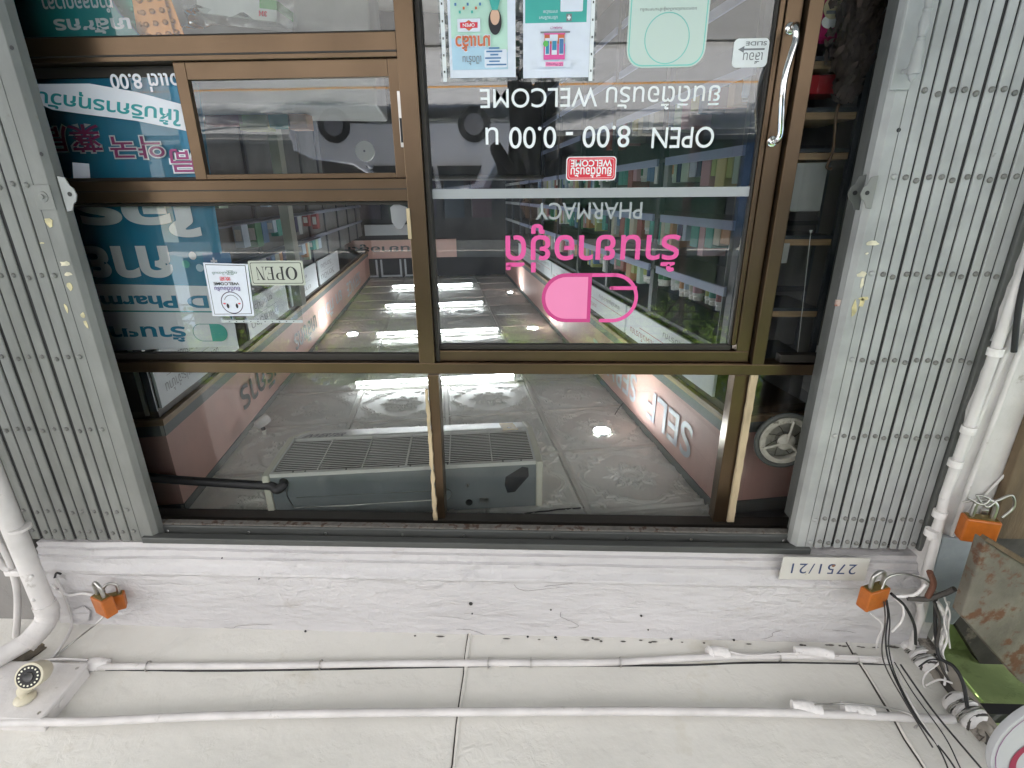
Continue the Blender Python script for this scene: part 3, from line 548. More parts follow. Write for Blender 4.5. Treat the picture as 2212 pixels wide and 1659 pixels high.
# ================================================================== SLIDING DOOR
YD=1.825
dr=thing('sliding_door','glazed sliding door in bronze frame with white and pink lettering','door',(-.2,1.84,.03))
dxL,dxR=X(934,553,YD),X(1651,553,YD); gxl,gxr=X(938,553,YD+.02),X(1605,553,YD+.02)
gzT=Zp(1280,744,YD+.02)
def db(nm,x0,x1,z0,z1,y0=YD,y1=YD+.045,mt_=BRONZE): return MB().box(min(x0,x1),max(x0,x1),y0,y1,z0,z1).build(nm,mt_,dr,bevel=.002)
zdt=zR3[0]-.002
db('door_rail',dxR,X(934,770,YD)-.001,gzT+.020,zdt); db('glazing_bead',gxr,X(938,750,YD+.01),gzT,gzT+.019,YD+.012,YD+.04,BRONZED)
st=MB(); st.box(dxR,X(1621,553,YD),YD,YD+.045,.03,gzT+.0195); st.build('door_stile',BRONZE,dr,bevel=.002)
db('door_stile',X(1620,553,YD),gxr,.03,gzT-.001,YD+.008,YD+.04)
db('glazing_bead',gxr+.0005,gxr+.008,.03,gzT-.001,YD+.014,YD+.038,BRONZED)
db('door_stile',dxL+.012,X(938,553,YD)-.001,.03,gzT-.001,YD+.012,YD+.04,BRONZED)
db('door_rail',dxR+.03,dxL,.03,.14)
YG=YD+.025
pane('door_glass',gxr-.004,gxl+.02,.14,gzT+.01,YG,DGLASS,dr)
# handles
def handle(sgn,label=None):
    p0,p1=V(1707,62,YD-.0),V(1668,306,YD-.0); Yf=YD-.055 if sgn<0 else YG+.075
    m=MB(); P=[Vector((p0.x,YD,p0.z)),Vector((p0.x,Yf+.022,p0.z)),V(1719,62,Yf),V(1719,85,Yf-.004),V(1707,125,Yf-.008),V(1696,165,Yf-.010),V(1690,210,Yf-.010),V(1688,255,Yf-.006),V(1686,288,Yf),V(1680,302,Yf+.006),Vector((p1.x,Yf+.026,p1.z)),Vector((p1.x,YD,p1.z))]
    C_=curve(P,8); m.tube(C_,[.0095]*len(C_),14); o=m.build('handle',CHROME,dr,70)
    for q in (p0,p1): MB().lathe((q.x,YD,q.z),(0,-1,0),[(0,.017),(.004,.016),(.006,.012)],18).build('handle_rose',CHROME,o,40)
handle(-1)
def vinyl(nm,body,x0,y0,x1,y1,mt_,bold=0,space=1,label=None):
    P=panel_px(x0,y0,x1,y1,YG-.001,.0003); P.text(mt_,body,0,0,1,1,bold,space,up=0); o=P.make(nm,dr)
    if label: o['label']=label
    return o
vinyl('lettering','ยินดีต้อนรับ WELCOME',1037,188,1554,239,WHITE,.004,label='white greeting lettering in Thai and English')
vinyl('lettering','OPEN',1408,274,1542,320,WHITE,.004,label='white word OPEN'); vinyl('lettering','8.00 - 0.00 น',1049,273,1361,320,WHITE,.004,label='white opening hours')
vinyl('lettering','PHARMACY',1157,437,1387,474,GREYV,.006,label='grey word PHARMACY'); vinyl('lettering','ร้านยาอยู่ดี',1092,483,1468,588,PINKV,.014,label='pink Thai shop name')
P=panel_px(1170,590,1378,696,YG-.001,.0003); w_,h_=P.w,P.h; r_=h_/2; lw=.013
def cap(P,m,a0,b0,a1,b1,side,up=1):
    ry=(b1-b0)*P.h/2; rx=ry/P.w; pts=[]
    cyb=(b0+b1)/2
    if side=='R': pts=[(a0,b0)]+[(a1-rx+rx*math.cos(t),cyb+ry*math.sin(t)/P.h) for t in np.linspace(-math.pi/2,math.pi/2,17)]+[(a0,b1)]
    else: pts=[(a1,b0)]+[(a0+rx-rx*math.cos(t),cyb+ry*math.sin(t)/P.h) for t in np.linspace(-math.pi/2,math.pi/2,17)]+[(a1,b1)]
    P.poly(m,pts,up)
# upright: the filled half of the capsule lies towards +X
cap(P,PINKVD,.485,0,1,1,'R'); bx,by=lw/w_,lw/h_; cap(P,PINKVL,.485+bx,by,1-bx,1-by,'R')
rx=r_/w_; P.ring(PINKV,rx,.5,r_,r_-lw,90,270); P.rect(PINKV,rx-.01,0,.485,by,0); P.rect(PINKV,rx-.01,1-by,rx+.12,1,0); 
P.rect(PINKV,lw*.5/w_,.26,.28,.26+by,1); P.disc(PINKV,.28,.26+by/2,lw/2,0); P.disc(PINKV,rx+.12,1-by/2,lw/2,0)
P.make('capsule_logo',dr)['label']='pink capsule emblem, one half filled'
P=panel_px(934,406,1624,427,YG-.001,.0006); P.base(SILV); P.make('frosted_strip',dr)
# ================================================================== STICKERS AND SIGNS
def finish(P,nm,label,cat,group=None): return tag(P.make(nm),label,cat,group)
P=panel_px(1223,338,1331,390,YG-.001,.0008); P.base(WHITE,.012); P.rrect(REDV,.02,.04,.98,.96,.010); P.rrect(WHITE,.05,.10,.95,.90,.008); P.rrect(REDV,.056,.115,.944,.885,.007)
P.text(WHITE,'ยินดีต้อนรับ',.09,.44,.91,.88,.02); P.text(WHITE,'WELCOME',.09,.14,.91,.42,.02); finish(P,'welcome_sticker','red sticker with white border and welcome in Thai and English on the door','sticker')
P=panel_px(1583,83,1659,146,YG-.001,.0008); P.base(WHITE,.014); P.text(INKG,'เลื่อน',.15,.48,.70,.88,.0); P.rect(INKG,.12,.345,.74,.405); P.poly(INKG,[(.70,.26),(.87,.375),(.70,.49)]); P.text(INKG,'SLIDE',.08,.11,.67,.25,.01)
finish(P,'slide_sticker','white rounded sticker reading SLIDE with an arrow beside the door handle','sticker')
P=panel_px(1361,-190,1537,146,YG-.001,.0012); P.base(MINT,.05); wl=.004
P.rrect(MINTL,.02,.012,.98,.99,.045); P.rrect(MINT,.035,.02,.965,.98,.042); P.ring(MINTL,.5,.80,.068,.065); P.text(INKG,'ขอความร่วมมือผู้เข้ามาภายใน',.16,.59,.86,.62,.0)
finish(P,'mint_notice','pale mint card with rounded corners and a thin green circle on the door','notice')
# posters in plastic sleeves
P=panel_px(943,-260,1122,176,YG-.002,.0004); P.base(PLAST); P.rect(WHITE,.925,0,.975,1)
for k in range(11): P.rect(INK,.942,.04+k*.09,.958,.052+k*.09)
finish(P,'plastic_sleeve','clear punched plastic sleeve around the left poster on the door','sleeve')
P=panel_px(964,-260,1113,168,YG-.003,.0006); P.base(PAPER); P.rect(SKYP,.12,.2,.96,.95); P.rect(GREENP,.12,.2,.96,.86)
P.poly(SKYP,[(.12,.86),(.96,.78),(.96,.955),(.12,.955)]); P.rrect(PAPER,.13,.845,.47,.945,.004)
for k in range(6): P.rect(BLUEP,(.14,.24,.22,.26,.2,.24)[k],.925-k*.018,(.44,.40,.46,.38,.44,.40)[k],.933-k*.018)
P.text(INKG,'เปิดร้าน',.52,.88,.80,.93,0); P.text(PAPER,'มาแล้ว',.37,.765,.91,.86,.06); P.text(ORT,'มาแล้ว',.38,.77,.90,.855,.03)
P.poly(PAPER,[(.52,.68),(.86,.68),(.86,.75),(.52,.75)]); P.poly(ORT,[(.58,.715),(.69,.688),(.80,.715),(.69,.745)]); P.rect(REDV,.56,.700,.82,.73); P.text(WHITE,'OPEN',.60,.706,.78,.724,.02)
P.disc(INK,.30,.70,.020,1,1.7); P.disc(mat('skin_print',(.72,.45,.32),.5),.30,.675,.014,1,1.5); P.poly(TEALL,[(.2,.56),(.4,.56),(.34,.64),(.26,.64)])
for k in range(7): P.rect((BLUEP,ORT,TEALL)[k%3],.5+.06*k,.60+.02*(k%3),.53+.06*k,.615+.02*(k%3))
finish(P,'opening_poster','green and blue poster with orange Thai lettering and a dark haired cartoon head','poster')
P=panel_px(1122,-260,1293,176,YG-.002,.0004); P.base(PLAST); P.rect(WHITE,.03,0,.08,1)
for k in range(11): P.rect(INK,.047,.04+k*.09,.063,.052+k*.09)
finish(P,'plastic_sleeve','clear punched plastic sleeve around the right poster on the door','sleeve')
P=panel_px(1130,-260,1279,168,YG-.003,.0006); P.base(PAPER); P.rect(TEALL,.06,.3,.97,.70); P.text(PAPER,'บริการปรึกษา',.49,.665,.76,.685,0); P.text(PAPER,'อาการป่วย',.49,.635,.70,.655,0)
P.rect(INKG,.28,.655,.36,.695); P.rect(WHITE,.295,.67,.345,.68); P.rect(WHITE,.312,.662,.328,.688); P.rrect(PAPER,.12,.5,.45,.645,.004)
P.disc(SKYP,.52,.84,.034); P.rect(PINKV,.37,.815,.69,.90); P.rect(ORT,.38,.76,.68,.815); P.rect(PAPER,.48,.745,.60,.80); P.rect(INKG,.30,.748,.74,.757); P.rect(PINKV,.37,.758,.69,.765)
P.rect(PAPER,.39,.785,.46,.875); P.rect(BLUEP,.395,.79,.455,.87); P.rect(PAPER,.49,.79,.57,.875); P.rect(TEALD,.497,.80,.563,.85); P.rect(PAPER,.60,.785,.67,.875); P.rect(TEALD,.61,.80,.66,.87); P.disc(mat('green_print',(.12,.5,.10),.5),.66,.815,.008)
P.text(MAG,'PHARMACY',.42,.725,.60,.738,.02); P.rect(PAPER,.27,.91,.78,.945); P.rect(PINKVL,.39,.915,.66,.94); P.text(MAG,'UD Pharmacy',.40,.917,.65,.938,0)
finish(P,'pharmacy_poster','white and teal poster with a drawing of a small pink pharmacy','poster')
# OPEN sign and smiley card in the left pane
YW=1.842
def serif(P,m,ch,a0,b0,a1,b1,t=.28):
    wd,hh=a1-a0,b1-b0
    def q(x0,y0,x1,y1): P.rect(m,a0+wd*x0,b0+hh*y0,a0+wd*x1,b0+hh*y1,0)
    def pl(pts): P.poly(m,[(a0+wd*x,b0+hh*y) for x,y in pts],0)
    if ch=='O':
        P.k+=0; P.mt(m); N=36; vs=[]
        for k in range(N+1):
            tt=2*math.pi*k/N; vs+= [P.P(a0+wd*(.5+.5*math.cos(tt)),b0+hh*(.5+.5*math.sin(tt)),P.k),P.P(a0+wd*(.5+.27*math.cos(tt)),b0+hh*(.5+.45*math.sin(tt)),P.k)]
        P.add(vs,[(2*i,2*i+2,2*i+3,2*i+1) for i in range(N)])
    elif ch=='P':
        q(.12,0,.34,1); q(0,0,.46,.05); q(0,.95,.6,1); q(.34,.46,.6,.51); N=16; vs=[]
        for k in range(N+1):
            tt=-math.pi/2+math.pi*k/N; vs+= [P.P(a0+wd*(.58+.42*math.cos(tt)),b0+hh*(.73+.27*math.sin(tt)),P.k),P.P(a0+wd*(.58+.18*math.cos(tt)),b0+hh*(.73+.22*math.sin(tt)),P.k)]
        P.add(vs,[(2*i,2*i+2,2*i+3,2*i+1) for i in range(N)])
    elif ch=='E':
        q(.12,0,.34,1); q(0,0,.95,.05); q(0,.95,.9,1); q(.34,.49,.7,.53); pl([(.8,.05),(.95,.05),(1,.28),(.96,.28)]); pl([(.78,.95),(.9,.95),(.92,.74),(.88,.74)]); q(.66,.4,.7,.62)
    elif ch=='N':
        q(.12,0,.17,1); q(0,0,.3,.04); q(0,.96,.3,1); q(.83,0,.88,1); q(.7,.96,1,1); pl([(.12,1),(.36,1),(.88,0),(.80,0)])
P=panel_px(540,563,657,616,YW,.0015); CREAM=mat('cream_sign_plate',(.50,.53,.46),.35,var=.03); P.base(CREAM,.004); P.rrect(INK,.03,.07,.97,.93,.006); P.rrect(CREAM,.042,.095,.958,.905,.005); P.k+=1
for ch,a,b in (('O',.12,.335),('P',.36,.52),('E',.545,.70),('N',.72,.88)): serif(P,INK,ch,a,.24,b,.78)
finish(P,'open_sign','small cream plate reading OPEN in black serif letters','sign')
P=panel_px(448,567,545,683,YW-.001,.0008); P.base(PAPER,0,[(.0,.03),(.97,0),(1,1),(.06,.99)])
P.poly(INK,[(.05,.05),(.93,.03),(.95,.965),(.10,.955)]); P.poly(PAPER,[(.065,.062),(.92,.042),(.938,.955),(.115,.945)])
P.ring(mat('plum_print',(.05,.02,.06),.5),.50,.74,.041,.038); P.ring(INK,.50,.735,.028,.0262,200,340)
for sx in (-1,1): P.disc(INK,.50+sx*.10,.80,.0046,1,1.9); P.disc(REDV,.50+sx*.165,.755,.005,1,.5)
P.text(mat('violet_print',(.10,.05,.25),.5),'ยินดีต้อนรับ',.25,.44,.82,.53,.01); P.text(INK,'WELCOME',.25,.355,.82,.41,.02); P.text(REDV,'欢迎',.42,.255,.66,.33,.02); P.text(mat('green_ink',(.03,.14,.08),.5),'ကြိုဆိုပါတယ်',.25,.14,.80,.22,0)
finish(P,'smiley_card','white welcome card with a black outlined smiling face, slightly creased','sign')
P=panel_px(470,612,652,697,YW+.0005,.0003); P.base(PLAST,0,[(0,.0),(.97,0),(1,1),(.02,1)]); P.rect(mat('punched_edge',(.5,.55,.56),.3),.02,.93,1,1)
for k in range(10): P.rect(INK,.12+k*.085,.955,.135+k*.085,.975)
finish(P,'empty_sleeve','empty crumpled plastic sleeve hanging under the OPEN plate','sleeve')
# big banner behind the left panes
YBN=1.862
def wav(P): 
    return P
P=panel_px(-60,-700,512,747,YBN,.0008)
def bx_(x,y): 
    p=V(x,y,YBN); return ((p.x-P.O.x)/P.w,(p.z-P.O.z)/P.h)
def bpoly(m,pts,up=1): P.poly(m,[bx_(*q) for q in pts],up)
def btext(m,body,x0,y0,x1,y1,bold=0,up=1):
    ym=(y0+y1)/2; a0,b=bx_(x1,ym); a1,_=bx_(x0,ym); _,b0=bx_((x0+x1)/2,y0); _,b1=bx_((x0+x1)/2,y1); P.text(m,body,a0,b0,a1,b1,bold,up=up)
bl=bx_(465,560)[0]
P.base(TEALD,0,[bx_(-60,-500),bx_(-60,747),bx_(512,747),bx_(465,450),bx_(430,185),bx_(315,90),bx_(262,30),bx_(225,-30),bx_(150,-300)][::-1])
bpoly(LILAC,[(466,618),(-60,608),(-60,770),(515,747),(508,700),(480,660)]); bpoly(TEAL,[(480,672),(-60,668),(-60,671),(481,675)])
P.text(TEALD,'ร้านยาอยู่ดี',bx_(402,715)[0],bx_(300,695)[1],bx_(120,715)[0],bx_(300,738)[1],.03)
btext(TEALD,'UD Pharmacy',130,630,497,665,.03)
a,b=bx_(457,718); rr_=.034
P.ring(TEAL,a+.036/P.w,b,rr_,rr_-.002,-90,90); P.rect(TEAL,a,b+rr_/P.h-.002/P.h,a+.036/P.w,b+rr_/P.h); P.rect(TEAL,a,b-rr_/P.h,a+.036/P.w,b-rr_/P.h+.002/P.h); P.rect(TEALL,a-.03/P.w,b-rr_/P.h,a,b+rr_/P.h); P.ring(TEALL,a-.03/P.w,b,rr_,0,90,270)
btext(LILAC,'กาย',170,530,372,600,.04); btext(LILAC,'ใจร',170,420,430,513,.05)
for dx,dy,m_ in ((0,0,LILAC),(-14,18,TEALL),(16,26,SKYP)): a,b=bx_(418+dx,552+dy); P.disc(m_,a,b,.014)
a,b=bx_(430,560); P.rect(BLUEP,bx_(500,550)[0],bx_(500,545)[1],bx_(440,550)[0],bx_(500,585)[1]); P.rect(LILAC,bx_(472,565)[0],bx_(472,561)[1],bx_(458,565)[0],bx_(472,566)[1]); P.rect(LILAC,bx_(467,565)[0],bx_(472,556)[1],bx_(463,565)[0],bx_(472,571)[1])
# CJK row with outlines
for body,x0,x1,y0,y1 in (('薬局',90,223,270,330),('약국',242,358,295,343),('局',372,432,322,372)):
    btext(LILAC,body,x0-3,y0-3,x1+3,y1+3,.055); btext(MAG,body,x0,y0,x1,y1,.012)
bpoly(LILAC,[(162,351),(198,354),(202,400),(165,400)])
# ribbon
rib=[(66,183),(200,182),(300,200),(425,234),(430,290),(400,282),(300,262),(190,248),(120,238),(85,222),(68,200)]
bpoly(LILAC,rib)
for k,(ch,x0,x1,y0) in enumerate((('ให้บริการทุกวัน',84,395,192),)):
    a0,b0=bx_(395,243); a1,_=bx_(84,200); _,b00=bx_(240,218); _,b11=bx_(240,262)
    vs,fs,asp=glyphs(ch,.02); P.k+=1; P.mt(TEAL)
    q=[]
    for x,y in vs: 
        px=395-(395-84)*x; py=(187+ (px-84)*.135)+ 46*y; s_=bx_(px,py); q.append(P.P(s_[0],s_[1],P.k))
    P.add(q,fs)
btext(LILAC,'ตั้งแต่ 8.00',245,160,418,200,.02)
# upper teal part and its lettering (seen in the pane at the top left)
bpoly(TEAL,[(30,-300),(150,-300),(225,-30),(262,30),(315,90),(20,110)]); btext(LILAC,'เภสัชกร',125,42,290,76,.03); btext(LILAC,'ทำตลอดเวลา',100,-6,250,32,.02)
bn=finish(P,'hanging_banner','large dark teal hanging banner with pale Thai, Korean and Chinese lettering behind the left panes','banner')
# ================================================================== SHOP INTERIOR
HC=H+1.33; BK=9.2; A0,A1=-1.144,1.191
o=MB().box(-2.2,3.6,1.785,BK+1.4,-.02,.104).build('floor',FLOORI); o['kind']='structure'
def iwall(label,*q,m=WALLI): tag(MB().ib(*q).build('shop_wall',m),label,'wall')
iwall('grey wall behind the right hand shelving',-1.56,-1.50,1.95,BK,.1,HC+.02); iwall('grey wall behind the left hand cabinets',1.56,1.6,2.19,BK,.1,HC+.02)
tag(MB().box(1.95,2.05,1.80,2.2,0,HC+.1).build('wall_end',WALLI),'plain wall end behind the left folding gate','wall')
tag(MB().box(-1.75,-1.30,1.90,2.2,0,HC+.1).build('wall_end',WALLI),'plain wall end behind the right folding gate','wall')
# ceiling of embossed tiles: one height field
def relief(a,b):
    u=((a+.593)/.6)%1*2-1; v=((b-2.462)/.58)%1*2-1; au,av=abs(u),abs(v)
    h=np.zeros_like(u)
    edge=np.maximum(au,av); h-=.003*np.exp(-((edge-.985)/.016)**2); h+=.0022*np.exp(-((edge-.93)/.02)**2)
    box=np.maximum(au-.60,av-.60); c1=np.hypot(au-.47,av)-.38; c2=np.hypot(au,av-.47)-.38
    b2=np.maximum(au-.70,av-.45); b3=np.maximum(au-.45,av-.70)
    sd=np.minimum(np.minimum(np.minimum(box,b2),b3),np.minimum(c1,c2))
    for off,am in ((0,.0042),(-.05,.003),(.055,.0022)): h+=am*np.exp(-((sd-off)/.014)**2)
    r=np.hypot(u,v); th=np.arctan2(v,u)
    lf=.30+.20*abs(np.cos(4*th))**1.5; ins=np.clip((lf-r)/.06,0,1)*np.clip((r-.13)/.05,0,1)
    h+=ins*(.002+.0018*np.cos(26*th+np.sin(r*38)*1.6)); h+=.0035*np.exp(-((r-.17)/.018)**2)+.003*np.exp(-(r/.07)**2)+.002*np.exp(-((r-.10)/.015)**2)
    sw=.0028*np.exp(-(((r-.29)-.05*np.cos(8*th))/.015)**2); h+=sw
    cr=np.hypot(au-.86,av-.86); h+=.003*np.exp(-((cr-.08)/.018)**2)+.0022*np.exp(-((cr-.17)/.016)**2)*(edge<.92)
    h+=.0016*np.exp(-((abs(au-av)-.10)/.02)**2)*(sd>.1)*(edge<.92)
    return h
cv=[];cf=[]
def hf(b0,b1,res):
    na=int((A1-A0+.08)/res); nb=int((b1-b0)/res); a=np.linspace(A0-.04,A1+.04,na); b=np.linspace(b0,b1,nb); AA,BB=np.meshgrid(a,b)
    hh=relief(AA,BB); Xw=AA*c10+BB*s10; Yw=-AA*s10+BB*c10; k=sum(len(q) for q in cv)
    cv.append(np.stack([Xw.ravel(),Yw.ravel(),(HC-hh*2.5).ravel()],1)); i=np.arange(na*nb).reshape(nb,na)+k
    cf.append(np.stack([i[:-1,:-1].ravel(),i[1:,:-1].ravel(),i[1:,1:].ravel(),i[:-1,1:].ravel()],1))
hf(1.62,3.3,.0034); hf(3.3,4.8,.0055); hf(4.8,6.4,.011); hf(6.4,BK+.05,.03)
Vv=np.concatenate(cv); Ff=np.concatenate(cf); Ff=Ff[(Vv[Ff][:,:,1].min(1)>1.872)]; me=bpy.data.meshes.new('ceiling'); me.vertices.add(len(Vv)); me.vertices.foreach_set('co',Vv.ravel()); me.loops.add(Ff.size); me.loops.foreach_set('vertex_index',Ff.ravel())
me.polygons.add(len(Ff)); me.polygons.foreach_set('loop_start',np.arange(0,Ff.size,4)); me.polygons.foreach_set('loop_total',np.full(len(Ff),4)); me.polygons.foreach_set('use_smooth',np.ones(len(Ff),bool)); me.update(); me.validate(); me.materials.append(CEILM)
o=bpy.data.objects.new('ceiling',me); COL.objects.link(o); o['kind']='structure'
o=MB().box(-2,3.3,1.875,BK+.6,HC+.03,HC+.1).build('ceiling_slab',WALLI); o['kind']='structure'
m=MB(); TR=mat('ceiling_trim_grey',(.68,.66,.62),.5)
for k in range(-1,5):
    a=-.593+.6*k
    if A0<a<A1: m.box(a-.011,a+.011,1.72,BK,HC-.014,HC-.001,lambda x,y,z:tuple(I(x,max(y,(1.875+x*s10)/c10),z)))
for k in range(-1,12):
    b=2.462+.58*k
    if b>1.95: m.box(A0,A1,b-.010,b+.010,HC-.012,HC-.001,lambda x,y,z:(lambda q:(q.x,max(q.y,1.873),q.z))(I(x,y,z)))
o=m.build('ceiling_trim',TR); o['kind']='structure'
# cracked strip of ceiling near the window
tag(MB().tube([I(-.60+.045*k,1.93+.004*rng.normal(),HC-.004) for k in range(14)],.0035,5).build('ceiling_crack',DARKW),'black ragged crack across the ceiling beside the air conditioner','crack')
# bulkheads with coloured bands
def bulk(side,label,a,bfront,adeep):
    t=thing('bulkhead',label,'bulkhead',I(a,(bfront+BK)/2,H+.65),'pink bulkheads along the shop')
    s_=1 if side=='L' else -1
    def band(nm,m,z0,z1,off=0,par=t): return MB().ib(min(a-s_*off,adeep),max(a-s_*off,adeep),bfront-off,BK,H+z0,H+z1).build(nm,m,par)
    band('top_band',BAND,1.285,1.345,.004); band('pink_panel',PINK,.949,1.284); band('lower_band',BAND,.900,.948,.004); band('wood_trim',WOOD,.872,.899,.008); band('dark_trim',WOODD,.836,.871,-.012)
    if side=='L':
        for z0,z1 in ((1.287,1.33),(.901,.947)): MB().ib(a+.000,a+.012,bfront-.0052,bfront-.004,H+z0,H+z1).build('pale_corner',BANDL,t)
    return t
bl_=bulk('L','pink bulkhead with grey bands, its corner behind the black hose',A1,2.165,1.55)
br_=bulk('R','pink bulkhead with pale SELF lettering at the right of the photo',A0,1.82,-1.5)
def side_panel(a,b0,b1,z0,z1,side,th=.001,off=.001):
    s_=1 if side=='L' else -1; n_=Vector((-c10*s_,s10*s_,0)); di=Vector((s10,c10,0))
    if side=='R': O=I(a+off,b0,z0); ux=di
    else: O=I(a-off,b1,z0); ux=-di
    return Panel(O,ux,(0,0,1),n_,b1-b0,z1-z0,th)
LET=mat('pale_grey_letters',(.58,.60,.65),.5); LETD=mat('dark_grey_letters',(.055,.055,.06),.5)
def atA(x,y,a): r=ray(x,y); t_=a/(r[0]*c10-r[1]*s10); p=r*t_; return p[0]*s10+p[1]*c10,p[2]+H
for word,b0,b1 in (('SELF',2.07,2.62),('SERVICE',2.80,3.72)):
    P=side_panel(A0,b0,b1,H+1.035,H+1.215,'R',.004); P.text(LET,word,0,0,1,1,.012); P.make('lettering',br_)
for word,b0,b1,m_ in (('บริการ',2.98,3.75,LETD),('เภสัชกร',4.2,5.0,LETD),('ยา ทั่วไป',5.1,6.4,LET),('SERVICE',6.8,8.0,LET)):
    P=side_panel(A1,b0,b1,H+1.04,H+1.22,'L',.004); P.text(m_,word,0,0,1,1,.015); P.make('lettering',bl_)
# sign boards under the bulkheads
k=0
for b0,b1,tx in ((1.95,3.05,'ยาแผนโบราณ'),(3.08,4.2,'ยาสามัญประจำบ้าน'),(4.23,5.3,'อาหารเสริม'),(5.33,6.4,'เวชสำอาง'),(6.43,7.6,'อุปกรณ์การแพทย์')):
    P=side_panel(A0-.01,b0,b1,H+.655,H+.832,'R',.012); P.base(SIGNW); P.rect(mat('thin_red_line',(.45,.12,.12),.5),.05,.47,.8,.49); P.text(mat('faint_red_text',(.35,.12,.12),.5),tx,.55,.62,.93,.88,0); P.text(INKG,tx,.1,.15,.5,.36,0)
    finish(P,'sign_board','white sign board under the right hand pink bulkhead, %s from the door'%['nearest','second','third','fourth','farthest'][k],'sign board','white sign boards under the bulkheads'); k+=1
k=0
for b0,b1,tx in ((2.19,3.1,'ฉบับเภสัชกรรมประจำบ้าน'),(3.3,4.2,'ยาแก้ปวด'),(4.3,5.3,'ยาบำรุง'),(5.4,6.5,'วิตามิน')):
    P=side_panel(A1+.012,b0,b1,H+.60,H+.832,'L',.012); P.base(SIGNW); P.text(INKG,tx,.3,.62,.93,.86,0); P.rect(INKG,.3,.5,.9,.51); P.text(INKG,tx,.4,.2,.9,.4,0)
    finish(P,'sign_board','white sign board under the left hand pink bulkhead, %s from the street'%['nearest','second','third','farthest'][k],'sign board','white sign boards under the bulkheads'); k+=1
# left cabinet behind the banner
t=thing('tall_cabinet','dark glazed cabinet under the left hand bulkhead','cabinet',I(1.7,2.6,.1))
MB().ib(1.215,1.55,2.19,BK-.3,.1,H+.598).build('carcass',mat('cabinet_grey',(.16,.165,.17),.6),t); MB().ib(1.20,1.55,2.168,2.188,.1,H+.835).build('front_glass',mat('brown_glass_panel',(.045,.038,.028),.25),t)
MB().ib(1.197,1.222,2.160,2.167,.1,H+.835).build('corner_post',POST,t); MB().ib(1.232,1.246,2.158,2.167,.3,H+.852).build('pale_strip',BANDL,t)
for kk in range(9): MB().ib(1.195,1.212,2.3+kk*.75,2.34+kk*.75,.1,H+.6).build('post',POST,t)
for zz in (-.10,.135,.36): MB().ib(1.192,1.213,2.2,BK-.3,H+zz,H+zz+.03).build('shelf_edge',mat('grey_shelf_edge',(.22,.25,.33),.4),t)
# right shelving with stock
t=thing('medicine_shelving','open steel shelving with lavender price edges along the right hand wall','shelving',I(-1.3,5,.1))
SZ=[-.92,-.66,-.40,-.135,.135,.395]
for z in SZ+[.645]:
    MB().ib(-1.5,A0-.012,1.95,BK-.4,H+z-.03,H+z-.012).build('shelf_board',mat('shelf_board_grey',(.10,.11,.13),.5),t)
for j,z in enumerate(SZ):
    bb=1.95
    for kk in range(9):
        MB().ib(A0-.010,A0+.002,bb+.02,bb+.72,H+z-.032,H+z+.004).build('price_edge',LAV if kk<7 else SIGNW,t); bb+=.80
for kk in range(10): MB().ib(A0-.04,A0-.012,1.95+.8*kk-.025,1.95+.8*kk+.02,.1,H+.64).build('upright',POST,t)
MB().ib(-1.5,-1.49,1.95,BK-.4,.1,H+.64).build('back_panel',mat('grey_back_panel',(.12,.14,.18),.6),t)
# stock: boxes, bottles, jars. Shared meshes, one material per colour
COLS={'green':(.05,.20,.10),'white':(.60,.62,.62),'cream':(.55,.52,.42),'grey':(.35,.37,.38),'pale green':(.40,.52,.42),'pale blue':(.38,.48,.58),'yellow green':(.36,.40,.14),'blue':(.08,.18,.34),'red':(.30,.08,.08),'teal':(.05,.30,.26),'pink':(.50,.28,.32),'pale yellow':(.60,.52,.25),'navy':(.02,.03,.10),'orange':(.50,.26,.12)}
def carton(c):
    t=MB(); t.box(-.5,.5,-.5,.5,0,1); t.m=1; t.add([(-.4,-.502,.55),(.4,-.502,.55),(.4,-.502,.85),(-.4,-.502,.85)],[(0,1,2,3)]); t.m=2; t.add([(-.4,-.502,.15),(.25,-.502,.15),(.25,-.502,.3),(-.4,-.502,.3)],[(0,1,2,3)])
    t.m=1; t.add([(-.502,-.35,.2),(-.502,.35,.2),(-.502,.35,.7),(-.502,-.35,.7)],[(3,2,1,0)]); return t
names=list(COLS); cart={}; jar={}
for cn in names:
    base=mat('carton_'+cn.replace(' ','_'),COLS[cn],.45,var=.03); acc=mat('carton_label_white',(.65,.65,.62),.45) if cn!='white' else mat('carton_label_blue',(.08,.20,.42),.45); ac2=mat('carton_label_dark',(.05,.06,.08),.5)
    q=carton(cn); q.build('x',[base,acc,ac2],loc=(0,0,0)); ob=COL.objects[-1] if False else bpy.data.objects['x']; cart[cn]=ob.data; bpy.data.objects.remove(ob)
    q=MB(); q.lathe((0,0,0),(0,0,1),[(0,.5),(.74,.5),(.80,.38),(.80,.42),(1,.42)],14); q.m=1; q.lathe((0,0,.15),(0,0,1),[(0,.505),(.45,.505)],14); q.build('x',[mat('jar_white',(.66,.66,.64),.35),base],smooth=30,loc=(0,0,0)); ob=bpy.data.objects['x']; jar[cn]=ob.data; bpy.data.objects.remove(ob)
shn={-.135:'eye level',.135:'second',.395:'third',-.40:'lower',-.66:'low',-.92:'lowest'}
def put(me,name,a,b,z,sx,sy,sz,label,cat,group,rot=0):
    o=bpy.data.objects.new(name,me); COL.objects.link(o); o.location=I(a,b,z); o.scale=(sx,sy,sz); o.rotation_euler=(0,0,R(-10)+rot); tag(o,label,cat,group)
ords=['nearest the door','second from the door','third from the door','fourth from the door','fifth from the door','sixth from the door','seventh from the door','eighth from the door','ninth from the door','tenth from the door']
cnt={}
